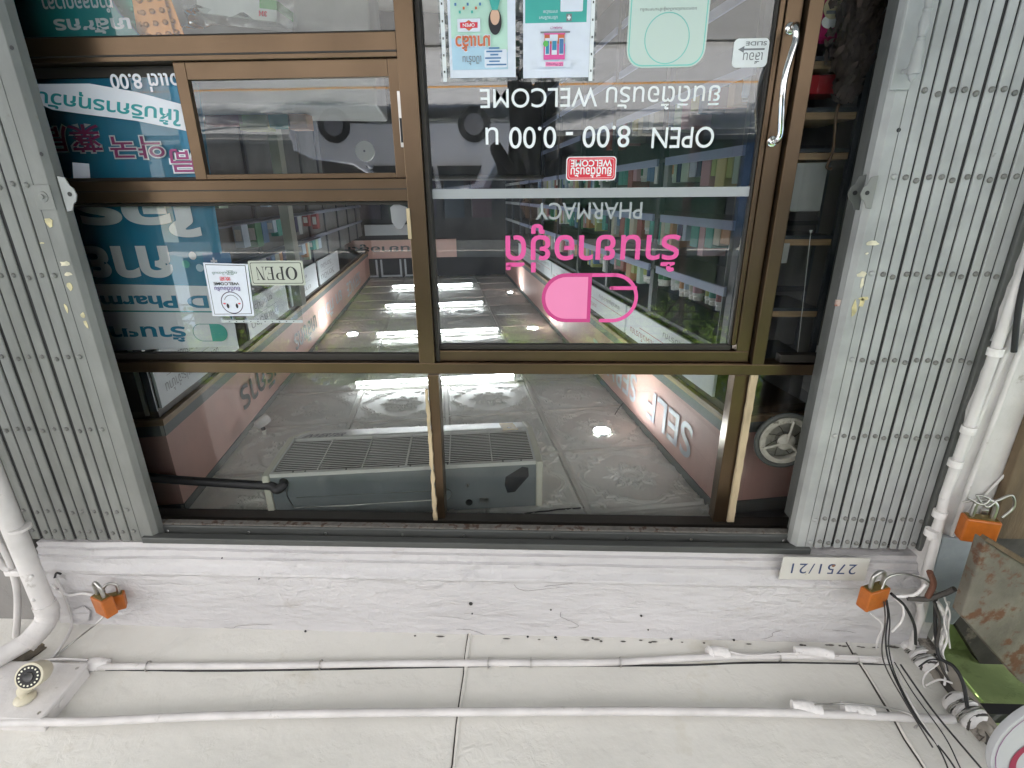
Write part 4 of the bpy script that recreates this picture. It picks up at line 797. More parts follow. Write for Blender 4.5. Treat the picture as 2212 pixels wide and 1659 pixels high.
for z in (-.40,-.135,.135,.395):
    b=2.02
    bmax=6.2 if z>-.3 else 3.6
    while b<bmax:
        if ((b-1.95)%.8)<.05: b+=.05
        cn=names[int(rng.integers(0,len(names)))]; isj=(z==.395 and b<2.9) or rng.random()<.2
        wb=rng.uniform(.035,.055) if isj else rng.uniform(.03,.085); hh=rng.uniform(.07,.10) if isj else rng.uniform(.06,.15)
        if rng.random()<.10: b+=.05; continue
        key=(z,cn,isj); cnt[key]=cnt.get(key,0)+1; on=ords[min(cnt[key]-1,9)]
        if isj: put(jar[cn],'medicine_jar',-1.20,b+wb/2,H+z-.010,wb,wb,hh,'white jar, %s label, %s right shelf, %s'%(cn,shn[z],on),'jar','jars on the right hand shelving')
        else: put(cart[cn],'medicine_box',-1.22,b+wb/2,H+z-.010,wb*.96,.11,hh,'%s medicine box, %s right shelf, %s'%(cn,shn[z],on),'box','boxes on the right hand shelving',R(-90))
        b+=wb+.006
cnt={}
for z in (-.07,.165,.39):
    b=2.35
    while b<5.4:
        cn=names[int(rng.integers(0,len(names)))]; wb=rng.uniform(.06,.14); hh=rng.uniform(.08,.16)
        if rng.random()<.35: b+=.12; continue
        cnt[(z,cn)]=cnt.get((z,cn),0)+1
        put(cart[cn],'medicine_box',1.165,b+wb/2,H+z-.01,wb*.95,.05,hh,'%s box, %s ledge of the left cabinets, %s'%(cn,{-.07:'lower',.165:'middle',.39:'upper'}[z],ords[min(cnt[(z,cn)]-1,9)]),'box','boxes along the left cabinets',R(90)); b+=wb+.01
tag(MB().ib(1.135,1.19,2.3,5.5,H-.085,H-.07).ib(1.135,1.19,2.3,5.5,H+.15,H+.155).ib(1.135,1.19,2.3,5.5,H+.375,H+.38).build('wall_ledge',_M['grey_shelf_edge']),'narrow grey ledges carrying boxes along the left cabinets','shelf')
# back wall
t=thing('back_partition','dark back partition with pink fascia and white framed windows','partition',I(0,BK,.1))
MB().ib(-1.6,2.3,BK,BK+.1,.1,HC+.02).build('wall',mat('back_wall_dark',(.045,.045,.05),.7),t); pf=MB().ib(-.3,1.9,BK-.03,BK-.001,H+.70,H+1.0).build('pink_fascia',PINK,t)
P=Panel(I(.2,BK-.032,H+.76),(c10,-s10,0),(0,0,1),(-s10,-c10,0),1.3,.17,.002); P.text(LETD,'ร้านยาอยู่ดี',0,0,1,1,.02); P.make('lettering',pf)
for a in (.25,.65,1.05): 
    q=MB(); q.ib(a,a+.03,BK-.03,BK-.001,H+1.02,H+1.3); q.ib(a+.32,a+.35,BK-.03,BK-.001,H+1.02,H+1.3); q.ib(a,a+.35,BK-.028,BK-.001,H+1.28,H+1.31); q.build('window_frame',SIGNW,t)
MB().ib(.2,1.2,BK-.06,BK-.002,H+.45,H+.62).build('white_box_sign',SIGNW,t)
for a in (-.9,-.45,0,.45,.9,1.4): MB().ib(a,a+.32,BK-.25,BK-.002,H-.5,H+.35).build('display_unit',mat('display_%d'%int(a*10+20),tuple(rng.uniform(.02,.06,3)),.5),t)
t=thing('added_dark_block','added dark block across the shop, darkening the view behind the glass reflections','counter',I(.1,5.4,.1))  # unseen block added to keep the interior dark behind the reflections
MB().ib(-1.0,1.0,5.2,5.7,.1,H-.17).build('block_body',mat('block_dark',(.03,.03,.033),.5),t,bevel=.01); MB().ib(-1.02,1.02,5.17,5.73,H-.169,H-.14).build('block_top',mat('block_top_dark',(.06,.055,.05),.3),t,bevel=.004)
# ---------------------------------------------------------------- lamps
tubeE=emit('fluorescent_glow',(.93,.97,1.0),7.5); 
for j,(b,nm) in enumerate(((3.62,'nearest the street'),(5.05,'second from the street'),(6.45,'third from the street'),(7.9,'fourth from the street'))):
    # the far ends follow the slant seen in the photo
    a0,a1=(-.62+.17,.58) ; ac=[-.06+.03,-.02,.02,.05][j]+.04
    a0,a1=ac+.0-.56+(.0),ac+.0+.62
    if j==0: a0,a1=-.50,.64
    t=thing('fluorescent_lamp','lit fluorescent tube across the ceiling, %s'%nm,'lamp',I((a0+a1)/2,b,HC-.03),'fluorescent tubes on the ceiling')
    MB().ib(a0-.03,a1+.03,b-.02,b+.02,HC-.026,HC-.004).build('housing',ACW,t,bevel=.003); MB().tube([I(a0,b,HC-.062),I(a1,b,HC-.062)],.012,10).build('tube',tubeE,t,60)
    for a in (a0-.012,a1+.012): MB().ib(a-.01,a+.01,b-.014,b+.014,HC-.076,HC-.026).build('socket',ACW,t)
dl=emit('downlight_glow',(.90,.98,1.0),90)
for x,y,nm in ((1300,932,'nearest, over the right part of the ceiling'),(1150,709,'beyond the second tube at the right'),(761,722,'left of the second fluorescent tube'),(1100,632,'far, right of the third tube'),(985,573,'farthest one in the middle')):
    p=Vz(x,y,HC-.004); t=thing('downlight','round white recessed downlight, %s'%nm,'lamp',p,'recessed downlights'); 
    MB().lathe(p,(0,0,-1),[(0,.062),(.006,.062),(.008,.052),(.002,.048)],28).build('ring',ACW,t,40); MB().lathe(p+Vector((0,0,.0)),(0,0,-1),[(0,.048),(.0035,.048)],28).build('lens',dl,t)
# ---------------------------------------------------------------- air conditioner
RA=R(-7.3); ca,sa=math.cos(RA),math.sin(RA); AO=Vector((.538,1.935,0))       # back panel centre
def A(u,v,z): return Vector((AO.x+u*ca-v*sa, AO.y+u*sa+v*ca, z))
def abox(m,u0,u1,v0,v1,z0,z1): return m.box(u0,u1,v0,v1,z0,z1,A)
t=thing('air_conditioner','cream and grey ceiling air conditioner seen from behind and below','air conditioner',A(0,.3,H+1.1))
zb,ztp=H+1.10,HC-.008; hw=.595
abox(MB(),-hw+.03,hw-.03,.0,.012,zb+.012,ztp).build('back_panel',ACG,t)
for s_ in (-1,1):
    pr_=[(0-.01,ztp),(-.01,zb-.004),(.36,zb-.006),(.60,zb+.075),(.655,zb+.15),(.655,ztp)]
    u0=s_*hw; u1=s_*(hw-.030); MB().prism([A(u0,v,z) for v,z in pr_],A(u1,0,0)-A(u0,0,0)).build('end_cap',ACC,t,bevel=.006)
MB().prism([A(-hw+.031,v,z) for v,z in ((.34,zb),(.345,zb+.02),(.60,zb+.09),(.645,zb+.15),(.65,ztp-.02),(.655,ztp-.02),(.655,zb+.148),(.603,zb+.078),(.362,zb-.002))],A(hw-.031,0,0)-A(-hw+.031,0,0)).build('front_cover',ACW,t)
abox(MB(),-hw+.031,hw-.031,.0,.018,zb-.006,zb+.011).build('lower_rim',ACW,t)
abox(MB(),-hw+.032,hw-.032,.02,.34,zb+.012,zb+.016).build('filter',ACD,t)
g_=MB()
for kk in range(19): v=.026+kk*.0168; abox(g_,-hw+.034,hw-.034,v,v+.0040,zb-.001,zb+.0002)
g_.build('grille_slats',ACW,t)
g_=MB()
for kk in range(7):
    u=-hw+.034+kk*(2*hw-.068)/6; wd=.009 if kk in (0,3,6) else .005; abox(g_,u-wd/2,u+wd/2,.022,.34,zb-.005,zb-.0012)
abox(g_,-hw+.034,hw-.034,.332,.345,zb-.006,zb-.0012); g_.build('grille_frame',ACW,t)
for u in (-.5,-.42,-.18,-.02,.03,.25,.42,.47): MB().lathe(A(u,.010,zb-.0065),(0,0,-1),[(0,.004),(.002,.004)],8).build('screw',ACD,t)
# back panel details
def bq(x,y): r=ray(x,y); n_=Vector((-sa,ca,0)); tt=n_.dot(Vector((AO.x,AO.y,0)))/(r[0]*n_.x+r[1]*n_.y); p=r*tt; return Vector((p[0],p[1],p[2]+H))
nb=Vector((sa,-ca,0))
def disc(par,nm,x,y,prof,m_,seg=16): MB().lathe(bq(x,y)+nb*.0005,nb,prof,seg).build(nm,m_,par,50)
disc(t,'drain_cap',1010,1047,[(0,.010),(.006,.009),(.012,.004)],CHROME); disc(t,'knockout',1013,1085,[(0,.016),(.002,.0155)],BLACK)
m=MB(); m.prism([bq(x,y)+nb*.001 for x,y in ((1090,1047),(1092,1030),(1128,1008),(1141,1010),(1142,1028),(1112,1062),(1096,1064))],nb*.0015); m.build('pipe_opening',mat('dark_opening',(.015,.018,.022),.15),t)
m=MB(); m.prism([bq(x,y)+nb*.001 for x,y in ((1036,1075),(1055,1075),(1055,1084),(1036,1084))],nb*.004); m.build('bracket',STEEL,t)
P_=[bq(x,y)+nb*.003 for x,y in ((620,1052),(620,1068),(627,1083),(636,1094),(650,1096),(760,1090),(860,1084),(925,1080),(962,1078),(972,1073),(976,1066),(970,1058),(955,1056))]
MB().tube(curve(P_,5),.0022,6).build('pressed_rib',STEEL,t,60)
MB().tube([bq(x,y)+nb*.001 for x,y in ((640,1075),(760,1068),(940,1060))],.0015,5).build('pressed_rib',DGREY,t,60)
# marks on the sloping nose, facing the shop
nv=Vector((-sa*.316,ca*.316,-.949)); up_=Vector((-sa*.949,ca*.949,.316)); O_=A(0,.36,zb-.002)
def nose(x,y):
    r=ray(x,y); q=O_-Vector((0,0,H)); tt=(nv.x*q.x+nv.y*q.y+nv.z*q.z)/(nv.x*r[0]+nv.y*r[1]+nv.z*r[2]); return Vector((r[0]*tt,r[1]*tt,r[2]*tt+H))
def nose_panel(x0,y0,x1,y1):
    l=nose(x0,(y0+y1)/2); r_=nose(x1,(y0+y1)/2); bt=nose((x0+x1)/2,y1); tp=nose((x0+x1)/2,y0); w_=(r_-l).length; h_=(tp-bt).length
    return Panel(l-up_*h_/2+nv*.003,(-ca,-sa,0),up_,nv,w_,h_,.0006)
P=nose_panel(660,940,734,948); P.text(INKG,'INVERTER',0,.1,1,1,.03); P.make('lettering',t)
P=nose_panel(1082,915,1112,931); P.base(mat('energy_label_yellow',(.50,.33,.07),.5)); P.disc(DARKW,.5,.30,.012); P.disc(PAPER,.5,.30,.006); P.make('energy_label',t)
# black insulated hose
P_=[V(230,1018,1.86),V(330,1032,1.862),V(430,1040,1.862),V(540,1047,1.86),V(585,1050,1.855)]
P_+=[bq(604,1050)+nb*.03,bq(614,1044)+nb*.012,bq(612,1040)+nb*-.01]
tag(MB().tube(curve(P_,6),.0185,14).build('insulated_hose',BLACK,smooth=60),'black foam insulated hose running from the left gate into the air conditioner','hose')
# ---------------------------------------------------------------- small interior cameras
def bullet(p0,d,label,flip=1,sc=1,hang=.09):
    t=thing('security_camera',label,'camera',p0,'cameras inside the shop'); d=Vector(d).normalized(); c=p0-Vector((0,0,hang*sc))
    MB().lathe(p0,(0,0,-1),[(0,.030*sc),(.008,.028*sc),(.012,.012*sc),(.05*sc,.012*sc)],16).build('mount',ACW,t,40); MB().ball(p0-Vector((0,0,.052*sc)),.014*sc).build('joint',ACD,t,60)
    b=MB().lathe(c-d*.05*sc,d,[(0,.012*sc),(.012*sc,.026*sc),(.05*sc,.031*sc),(.09*sc,.031*sc)],20).build('body',mat('bright_white_plastic',(.88,.88,.88),.3),t,40); MB().lathe(c+d*.041*sc,d,[(0,.024*sc),(.002,.022*sc)],18).build('lens_face',BLACK,b)
bullet(Vz(572,943,HC-.004),(-.3,.95,-.15),'white bullet camera hanging from the ceiling left of the air conditioner',1,.95,.10)
bullet(Vz(667,742,HC-.004),(-.25,-.95,-.2),'small white camera far along the left bulkhead, its lens towards the street',1,1.1)
# wires on the ceiling at the right
p=Vz(1390,897,HC-.004); tag(MB().tube([p,p-Vector((0,0,.03)),p-Vector((.0,0,.11))],.012,8).build('ceiling_bracket',ACC),'short cream bracket hanging from the ceiling before the word SERVICE','bracket')
tag(MB().tube(curve([Vz(1328,896,HC-.005),Vz(1338,880,HC-.03),Vz(1352,862,HC-.05),Vz(1350,845,HC-.06),Vz(1372,822,HC-.05),Vz(1400,800,HC-.03)],6),.003,6).build('dangling_wire',BLACK),'thin black wire dangling from the ceiling near the right bulkhead','wire')
# ---------------------------------------------------------------- exhaust fan in the right pane
t=thing('exhaust_fan','dirty round exhaust fan in the dark pane at the top right of the door','fan',(-.99,1.85,H+.815))
c=Vector((-.985,1.845,H+.905)); CR=mat('dusty_cream_plastic',(.36,.35,.30),.6,var=.2,scale=30,stain=.58,stainc=(.12,.11,.09),sscale=25)
MB().tube([c+Vector((.108*math.cos(q),0,.108*math.sin(q))) for q in np.linspace(0,2*math.pi,33)[:-1]],.010,8,closed=True).build('rubber_ring',GREYP if 0 else mat('dusty_rubber',(.07,.075,.07),.6),t,60)
MB().lathe(c+Vector((0,.03,0)),(0,-1,0),[(0,.098),(.036,.098),(.040,.094),(.040,.078),(.034,.076),(.01,.076)],40).build('housing',CR,t,35)
MB().lathe(c+Vector((0,.022,0)),(0,-1,0),[(0,.076),(.002,.03),(.006,.0)],32).build('fan_screen',mat('dusty_fan_screen',(.22,.21,.18),.8,var=.4,scale=25),t)
m=MB()
for q in range(8):
    a=q*math.pi/4; m.tube([c+Vector((.02*math.cos(a),.012,.02*math.sin(a))),c+Vector((.05*math.cos(a+.35),.010,.05*math.sin(a+.35))),c+Vector((.074*math.cos(a+.5),.014,.074*math.sin(a+.5)))],.0015,5)
m.build('fan_blade_edge',mat('fan_grime',(.10,.09,.07),.9),t)
for q in (20,140,260):
    a=R(q); m=MB(); m.tube([c+Vector((0,-.016,0)),c+Vector((.045*math.cos(a),-.016,.045*math.sin(a))),c+Vector((.088*math.cos(a),-.012,.088*math.sin(a)))],[.009,.006,.006],8); m.build('bracket_arm',CR,t,60)
MB().lathe(c+Vector((0,-.006,0)),(0,-1,0),[(0,.032),(.008,.034),(.014,.026),(.018,0)],24).build('hub',CR,t,40)
# ---------------------------------------------------------------- shelf unit seen through the narrow right pane
t=thing('wooden_shelf_unit','dark framed shelf unit with pale wooden boards behind the narrow right pane','shelf unit',(-1.05,2.05,.1))
SH=mat('shelf_back_grey',(.20,.205,.21),.6); 
MB().box(-1.28,-.80,2.19,2.2,.1,H+.62).build('back_board',SH,t)
xp=X(1790,420,2.0)
for x in (-1.075,): MB().box(x-.012,x+.006,1.94,1.96,.1,H+.64).build('upright',POST,t,bevel=.001)
MB().box(-.86,-.84,1.94,1.96,.1,H+.64).build('upright',POST,t,bevel=.001)
for j,z in enumerate((-.455,-.30,-.105,.085,.262,.47)):
    zz=H+[Zp(1740,y,1.95)-H for y in (125,235,322,508,663,770)][j]
    MB().box(-1.06,-.862,1.93,2.19,zz,zz+.012).build('shelf_frame',POST,t); MB().box(-1.06,-.862,1.934,2.185,zz+.013,zz+.034).build('shelf_board',WOOD,t)
bz=[Zp(1740,y,1.95) for y in (125,235,322,508,663,770)]
def tb(label,cat,nm,px,py,w_,h_,Y,m_,rot=0,d=.04): 
    p=V(px,py,Y); return tag(MB().box(p.x-w_/2,p.x+w_/2,Y,Y+d,p.z-h_/2,p.z+h_/2).build(nm,m_,bevel=.003),label,cat)
tb('blank grey white card on the shelf behind the narrow right pane','card','paper_card',1737,405,.135,.155,1.92,mat('grey_white_card',(.36,.38,.38),.5),d=.003)
tb('small pale card low behind the right pane','card','paper_card',1688,547,.05,.07,1.93,mat('grey_white_card',(.36,.38,.38),.5),d=.003)
tb('red product box on the upright shelf beside the duster','box','product_box',1770,182,.17,.055,1.95,mat('red_carton',(.35,.012,.02),.4),d=.12)
p=V(1805,35,1.94); m=MB(); pts=[(p.x+a,p.z+b) for a,b in ((-.09,-.12),(.07,-.12),(.085,-.02),(.078,.06),(.03,.072),(-.03,.065),(-.075,.03))]
N_=len(pts); m.prism([(a,1.93,b) for a,b in pts],(0,.03,0)); t=m.build('detergent_pouch',mat('magenta_pouch',(.45,.015,.13),.3,bump=.3,bscale=30),bevel=.012); tag(t,'glossy magenta refill pouch with a white oval label on the shelf','pouch')
t['_w']=[float(q) for q in t.location]
P=panel_px(1775,5,1815,65,1.926,.0004); P.disc(WHITE,.5,.7,.026,1,.7); P.disc(mat('cream_print',(.7,.62,.4),.5),.45,.2,.03); P.rect(INKG,.2,.3,.8,.42); P.make('oval_label',t)
# feather duster
t=thing('feather_duster','brown feather duster hanging by its wooden handle behind the right pane','duster',V(1815,330,1.89))
hp=curve([V(1796,365,1.895),V(1786,362,1.895),V(1790,350,1.895),V(1800,320,1.895),V(1806,250,1.895),V(1812,225,1.895)],6); MB().tube(hp,.0045,8).build('handle',mat('brown_cane',(.14,.08,.04),.5),t,60)
FE=mat('brown_feathers',(.055,.038,.032),.9,var=.4,scale=30); m=MB()
for k_ in range(1500):
    f=rng.random(); y=225-300*f; q=V(1822+50*f+rng.normal()*(7+34*min(1,f*2.2)*.5),y,1.885+rng.normal()*.012); d=Vector((rng.normal()*.4-.3,rng.normal()*.3,-1+rng.normal()*.3)).normalized(); l_=rng.uniform(.02,.045); s_=d.cross(Vector((0,1,0))).normalized()*rng.uniform(.003,.007)
    if q.x<-1.12 : continue
    m.add([q-s_,q+d*l_*.6-s_*1.4,q+d*l_,q+d*l_*.6+s_*1.4,q+s_],[(0,1,2,3,4)])
m.build('feathers',FE,t)
tag(MB().tube([V(1752,497,1.90),V(1751,505,1.90),V(1745,560,1.90),V(1722,770,1.90)],[.006,.0012,.0010,.0010],6).build('pull_cord',WHITE),'thin white pull cord with a small plastic tip behind the right pane','cord')
# ---------------------------------------------------------------- hanging goods in the top left pane
def blister(px,py,w_,h_,m_,label,rot,Y,nx,ny):
    p=V(px,py,Y); t=thing('blister_pack',label,'blister pack',p,'blister packs behind the top left pane'); ct,stt=math.cos(rot),math.sin(rot)
    f=lambda x,y,z:(p.x+x*ct-z*stt,Y+y,p.z+x*stt+z*ct)
    MB().box(-w_/2,w_/2,0,.0015,-h_/2,h_/2,f).build('foil',m_,t,bevel=.0008)
    for i in range(nx):
        for j in range(ny): 
            x=-w_/2+(i+.5)*w_/nx; z=-h_/2+(j+.5)*h_/ny; q=f(x,-.003,z); MB().ball(q,.0095,10,6,(1,.55,.8)).build('bubble',m_,t,70)
TG=mat('teal_blister',(.01,.34,.24),.25,metal=.3,var=.05); OG=mat('orange_blister',(.62,.24,.03),.25,metal=.3,var=.08)
blister(272,20,.085,.17,TG,'teal green blister pack hanging beside the orange ones',R(-6),1.90,2,5)
blister(277,25,.085,.17,TG,'second teal green blister pack behind the front one',R(-9),1.906,2,5)
blister(330,25,.095,.16,OG,'foremost orange blister pack with square bubbles',R(5),1.885,3,5)
blister(350,24,.085,.16,OG,'orange blister pack fanned out behind the foremost',R(12),1.895,2,5)
blister(318,28,.085,.16,OG,'orange blister pack turned the other way behind the foremost',R(-4),1.892,2,5)
t=thing('mask_box','white and green carton lying in the top left pane','box',V(520,30,1.95))
p=V(518,20,1.95); f=lambda x,y,z:(p.x+x*.985+z*.17,1.93+y,p.z-x*.12+z)
MB().box(-.13,.13,0,.12,-.03,.028,f).build('carton',mat('glossy_white_carton',(.68,.70,.70),.3),t,bevel=.002); MB().box(-.131,-.075,-.001,.121,-.031,-.005,f).build('green_flash',mat('green_carton_print',(.10,.42,.12),.4),t)
P=Panel(f(-.10,-.002,.002),(.985,0,-.12),(.17,0,.98),(0,-1,0),.026,.015,.001); P.text(REDV,'3M',0,0,1,1,.05); P.make('lettering',t)
t=thing('clear_bag','crumpled clear plastic bag with pale contents behind the top left pane','bag',V(440,40,1.96)); m=MB()
gx=[[V(395+ i*34,-40+j*20,1.94)+Vector((0,rng.normal()*.018,rng.normal()*.004)) for i in range(8)] for j in range(6)]
m.add([q for r__ in gx for q in r__],[(j*8+i,j*8+i+1,(j+1)*8+i+1,(j+1)*8+i) for j in range(5) for i in range(7)]); m.build('film',PLAST,t,70)
tag(MB().ib(.2,1.15,2.25,2.7,.1,H-.32).build('display_counter',mat('counter_white',(.45,.45,.44),.4),bevel=.01),'pale display counter beneath the pass-through window','counter')
# goods seen dimly through the pass-through window
for j,(px,py,w_,h_,cn,lb) in enumerate(((480,240,.16,.10,'red','red'),(545,255,.12,.09,'yellow green','yellow green'),(600,240,.09,.12,'teal','teal'),(460,205,.12,.05,'white','white'),(640,250,.08,.10,'orange','orange'))):
    p=V(px,py,2.35); tag(MB().box(p.x-w_/2,p.x+w_/2,2.35,2.42,p.z-h_/2,p.z+h_/2).build('product_box',_M['carton_'+cn.replace(' ','_')],bevel=.002),lb+' box on the counter rack, seen through the pass-through window','box')
tag(MB().box(V(610,300,2.5).x,V(590,300,2.5).x,2.45,2.5,.1,H+.5).build('rack_post',BANDL),'pale vertical rack post seen through the pass-through window','post')
p=V(790,327,3.0); t=thing('table_clock','small round cream clock deep in the shop','clock',p); MB().lathe(p,(0,-1,0),[(0,.05),(.02,.05),(.022,.045)],24).build('face',CREAM,t,40); MB().lathe(p+Vector((0,-.023,0)),(0,-1,0),[(0,.006),(.002,.006)],8).build('hub',INK,t)
# ================================================================== FIXTURES ON BEAM AND SOFFIT
t=thing('house_number','small cream plate with the number 2751/21 on the beam','house number',V(1782,1228,1.59))
P=panel_px(1686,1203,1873,1251,YB-.002,.004); P.base(mat('aged_cream_plate',(.54,.53,.49),.6,var=.1,stain=.66,stainc=(.35,.30,.2),sscale=20)); 
P.text(mat('blue_number_paint',(.03,.05,.13),.6),'2751/21',.13,.27,.88,.72,.0,1.15); P.make('plate',t)
MB().lathe(V(1800,1222,YB-.006),(0,-1,0),[(0,.006),(.002,.005)],10).build('rust_spot',mat('rust_mark',(.25,.13,.08),.9),t)
zp=lambda x,y,dz: None
def on_soffit(x,y,drop):      # point hanging 'drop' below the sloping soffit
    r=ray(x,y); # solve Z=H+r2 t, Y=r1 t, Z=zB1+(YB-Y)*TS-drop
    tt=(zB1+YB*TS-drop-H)/(r[2]+r[1]*TS); p=r*tt; return Vector((p[0],p[1],p[2]+H))
def pipe(nm,pts,r,label,cat,drop=.02,mt_=WHITEP,n=8,seg=12,parts=()):
    P_=[on_soffit(x,y,drop) if len((x,y))==2 else None for x,y in pts]
    t=thing(nm,label,cat,P_[0]); MB().tube(curve(P_,n),r,seg).build('pipe',mt_,t,60); return t
t=pipe('conduit',[(-60,1447),(100,1441),(200,1440),(330,1439),(560,1438),(800,1434),(1040,1432),(1300,1431),(1480,1422),(1600,1418),(1780,1418),(1925,1428)],.0122,'upper white conduit along the soffit near the beam, with wrapped joints','conduit')
def clipring(px,py,par,r=.017,drop=.02): 
    c=on_soffit(px,py,drop); MB().tube([c+Vector((0,(r)*math.cos(q),r*math.sin(q))) for q in np.linspace(0,2*math.pi,15)[:-1]],.0022,5,closed=True).build('wire_clip',STEEL,par,60)
for px,py in ((320,1439),(693,1436),(1055,1432),(1147,1431),(1340,1430),(1683,1418),(1850,1422)): clipring(px,py,t)
def wrap(pts,rs,par,drop=.02,m_=WRAP):
    P_=[on_soffit(x,y,drop) for x,y in pts]; C_=curve(P_,5); n_=len(C_); rr_=np.interp(np.linspace(0,1,n_),np.linspace(0,1,len(rs)),rs); MB().tube(C_,[q*1.08*(1+.05*rng.normal()) for q in rr_],12).build('tape_wrap',m_,par,50)
wrap([(178,1437),(235,1433)],[.021,.024,.023,.014],t); wrap([(1528,1412),(1545,1410),(1576,1414)],[.018,.024,.022,.023,.017],t); wrap([(1716,1404),(1770,1409),(1800,1416)],[.012,.018,.015],t,.045)
m=MB(); m.tube(curve([on_soffit(x,y,.005) for x,y in ((230,1447),(450,1449),(700,1446),(850,1443),(1060,1438))],6),.006,6); m.tube(curve([on_soffit(x,y,.004) for x,y in ((1100,1439),(1450,1438),(1650,1432),(1925,1436))],6),.005,6); m.build('black_cable',BLACK,t,60)
m=MB(); m.tube(curve([on_soffit(x,y,.04) for x,y in ((1576,1408),(1620,1416),(1700,1412),(1790,1416),(1925,1420))],6),.004,6); m.build('thin_cable',WHITEP,t,60)
m=MB(); m.tube(curve([on_soffit(x,y,.045) for x,y in ((-20,1445),(60,1431),(130,1424),(190,1426))],6),.006,6); m.build('thin_cable',WHITEP,t,60)
t=pipe('conduit',[(-60,1565),(60,1560),(200,1558),(420,1548),(700,1541),(1000,1538),(1300,1536),(1600,1538),(1800,1543),(2060,1554)],.0132,'lower white conduit across the soffit, in front of the junction box','conduit',.05)
wrap([(1710,1524),(1745,1530),(1775,1537)],[.016,.021,.023,.018],t,.05); wrap([(1820,1530),(1860,1536),(1885,1538)],[.019,.021,.020],t,.05)
m=MB(); m.tube(curve([on_soffit(x,y,.075) for x,y in ((1760,1523),(1830,1520),(1900,1526),(1960,1540),(1985,1560),(1975,1572)) ],6),.0035,6); m.build('thin_cable',STEEL,t,60)
# steel angle with slots along the right edge of the soffit
t=thing('steel_angle','dirty slotted steel angle along the right edge of the soffit','bracket',(-1.49,.6,zS(.6)))
STA=mat('dirty_painted_steel',(.30,.27,.235),.6,var=.2,scale=10,bump=.3,stain=.55,stainc=(.07,.06,.05),sscale=14)
MB().prism([(-1.478,1.62,zS(1.62)-.035),(-1.478,-1.4,zS(-1.4)-.035),(-1.478,-1.4,zS(-1.4)-.001),(-1.478,1.62,zS(1.62)-.001)],(-.006,0,0)).build('flange',DIRT,t)
MB().prism([(-1.480,1.62,zS(1.62)-.038),(-1.480,-1.4,zS(-1.4)-.038),(-1.53,-1.4,zS(-1.4)-.038),(-1.53,1.62,zS(1.62)-.038)],(0,0,.004)).build('slotted_face',STA,t)
for kk in range(8):
    y=1.50-kk*.17; m=MB(); pts=[(-1.505+.008*math.cos(q),y+.017*math.sin(q),zS(y)-.0405+ -.017*math.sin(q)*TS*0) for q in np.linspace(0,2*math.pi,17)[:-1]]; m.prism(pts,(0,0,.001)); m.build('slot_hole',BLACK,t)
# insulators
def insul(cx,cy,dx,dy,label,Z):
    p=Vz(cx,cy,Z); q=Vz(cx+dx,cy+dy,Z); ax=(q-p); L_=ax.length; ax.normalize(); t=thing('wrapped_insulator',label,'insulator',p,'wrapped insulators on the steel angle')
    prof=[(0,.030),(.12,.040),(.22,.045),(.32,.040),(.38,.034),(.44,.040),(.54,.043),(.62,.036),(.70,.040),(.80,.043),(.90,.038),(1,.026)]
    m=MB(); m.lathe(p,ax,[(a*L_,r*1.12*(1+.03*rng.normal())) for a,r in prof],22); m.build('wrapped_core',WRAP,t,50)
    for f in (.14,.37,.43,.64,.90):
        c=p+ax*L_*f; u=ax.orthogonal().normalized(); v=ax.cross(u); MB().tube([c+(u*math.cos(a)+v*math.sin(a))*.0405+ax*.004*math.sin(a*3) for a in np.linspace(0,2*math.pi,19)[:-1]],.0045,5,closed=True).build('dark_groove',DIRT,t,60)
    for f in (.36,.42,.66,.74):
        c=p+ax*L_*f; u=ax.orthogonal().normalized(); v=ax.cross(u); m=MB(); m.tube([c+(u*math.cos(a)+v*math.sin(a))*.048+ax*.006*math.sin(a*2) for a in np.linspace(0,2*math.pi,19)[:-1]],.0026,5,closed=True); m.build('binding_wire',STEEL,t,60)
    e=q+Vector((0,0,.0)); m=MB(); m.tube(curve([q-ax*.02,q+ax*.02,Vector((q.x+.03,q.y-.02,q.z+.05)),Vector((q.x+.05,q.y-.03,q.z+.09))],5),[.024]*16 if 0 else .020,10); m.build('rusty_stud',STA,t,60)
    return t
insul(1958,1392,58,62,'upper white wrapped insulator before the lime green wall',H+1.66)
insul(2052,1508,66,60,'lower white wrapped insulator next to the round sign',H+1.66)
tag(MB().tube(curve([Vz(1995,1440,H+1.68),Vz(2020,1470,H+1.69),Vz(2035,1490,H+1.69)],5),.02,10).build('rusty_rod',STA),'rusty painted rod between the two wrapped insulators','rod')
tag(MB().tube(curve([Vz(2090,1560,H+1.68),Vz(2110,1585,H+1.68),Vz(2125,1600,H+1.68)],5),.018,10).build('rusty_rod',STA),'rusty rod leading from the lower insulator behind the round sign','rod')
# round sign
t=thing('round_sign','white round hanging sign with thin purple ring at the bottom right corner of the photo','sign',V(2290,1600,1.0))
c=V(2300,1602,1.0); m=MB(); m.lathe(c+Vector((0,.02,0)),(0,-1,0),[(.022,.195),(.030,.197),(.040,.195)],72); m.build('sign_disc',mat('pale_sign_face',(.40,.41,.43),.45,var=.03),t,30)  # plain disc of the round sign, without any lamp
P=Panel(c+Vector((-.228,-.021,-.228)),(1,0,0),(0,0,1),(0,-1,0),.456,.456,.0002); PUR=mat('purple_print',(.18,.04,.16),.5); P.ring(PUR,.5,.5,.186,.184); MAR=mat('maroon_print',(.25,.02,.06),.5)
P.ring(MAR,.60,.60,.095,.078,-70,70); P.ring(MAR,.60,.40,.03,.016,180,330); P.text(MAR,'ยา',.30,.40,.55,.64,.05); P.poly(MAR,[(.74,.66),(.88,.74),(.86,.78),(.72,.70)]); P.make('printed_face',t)
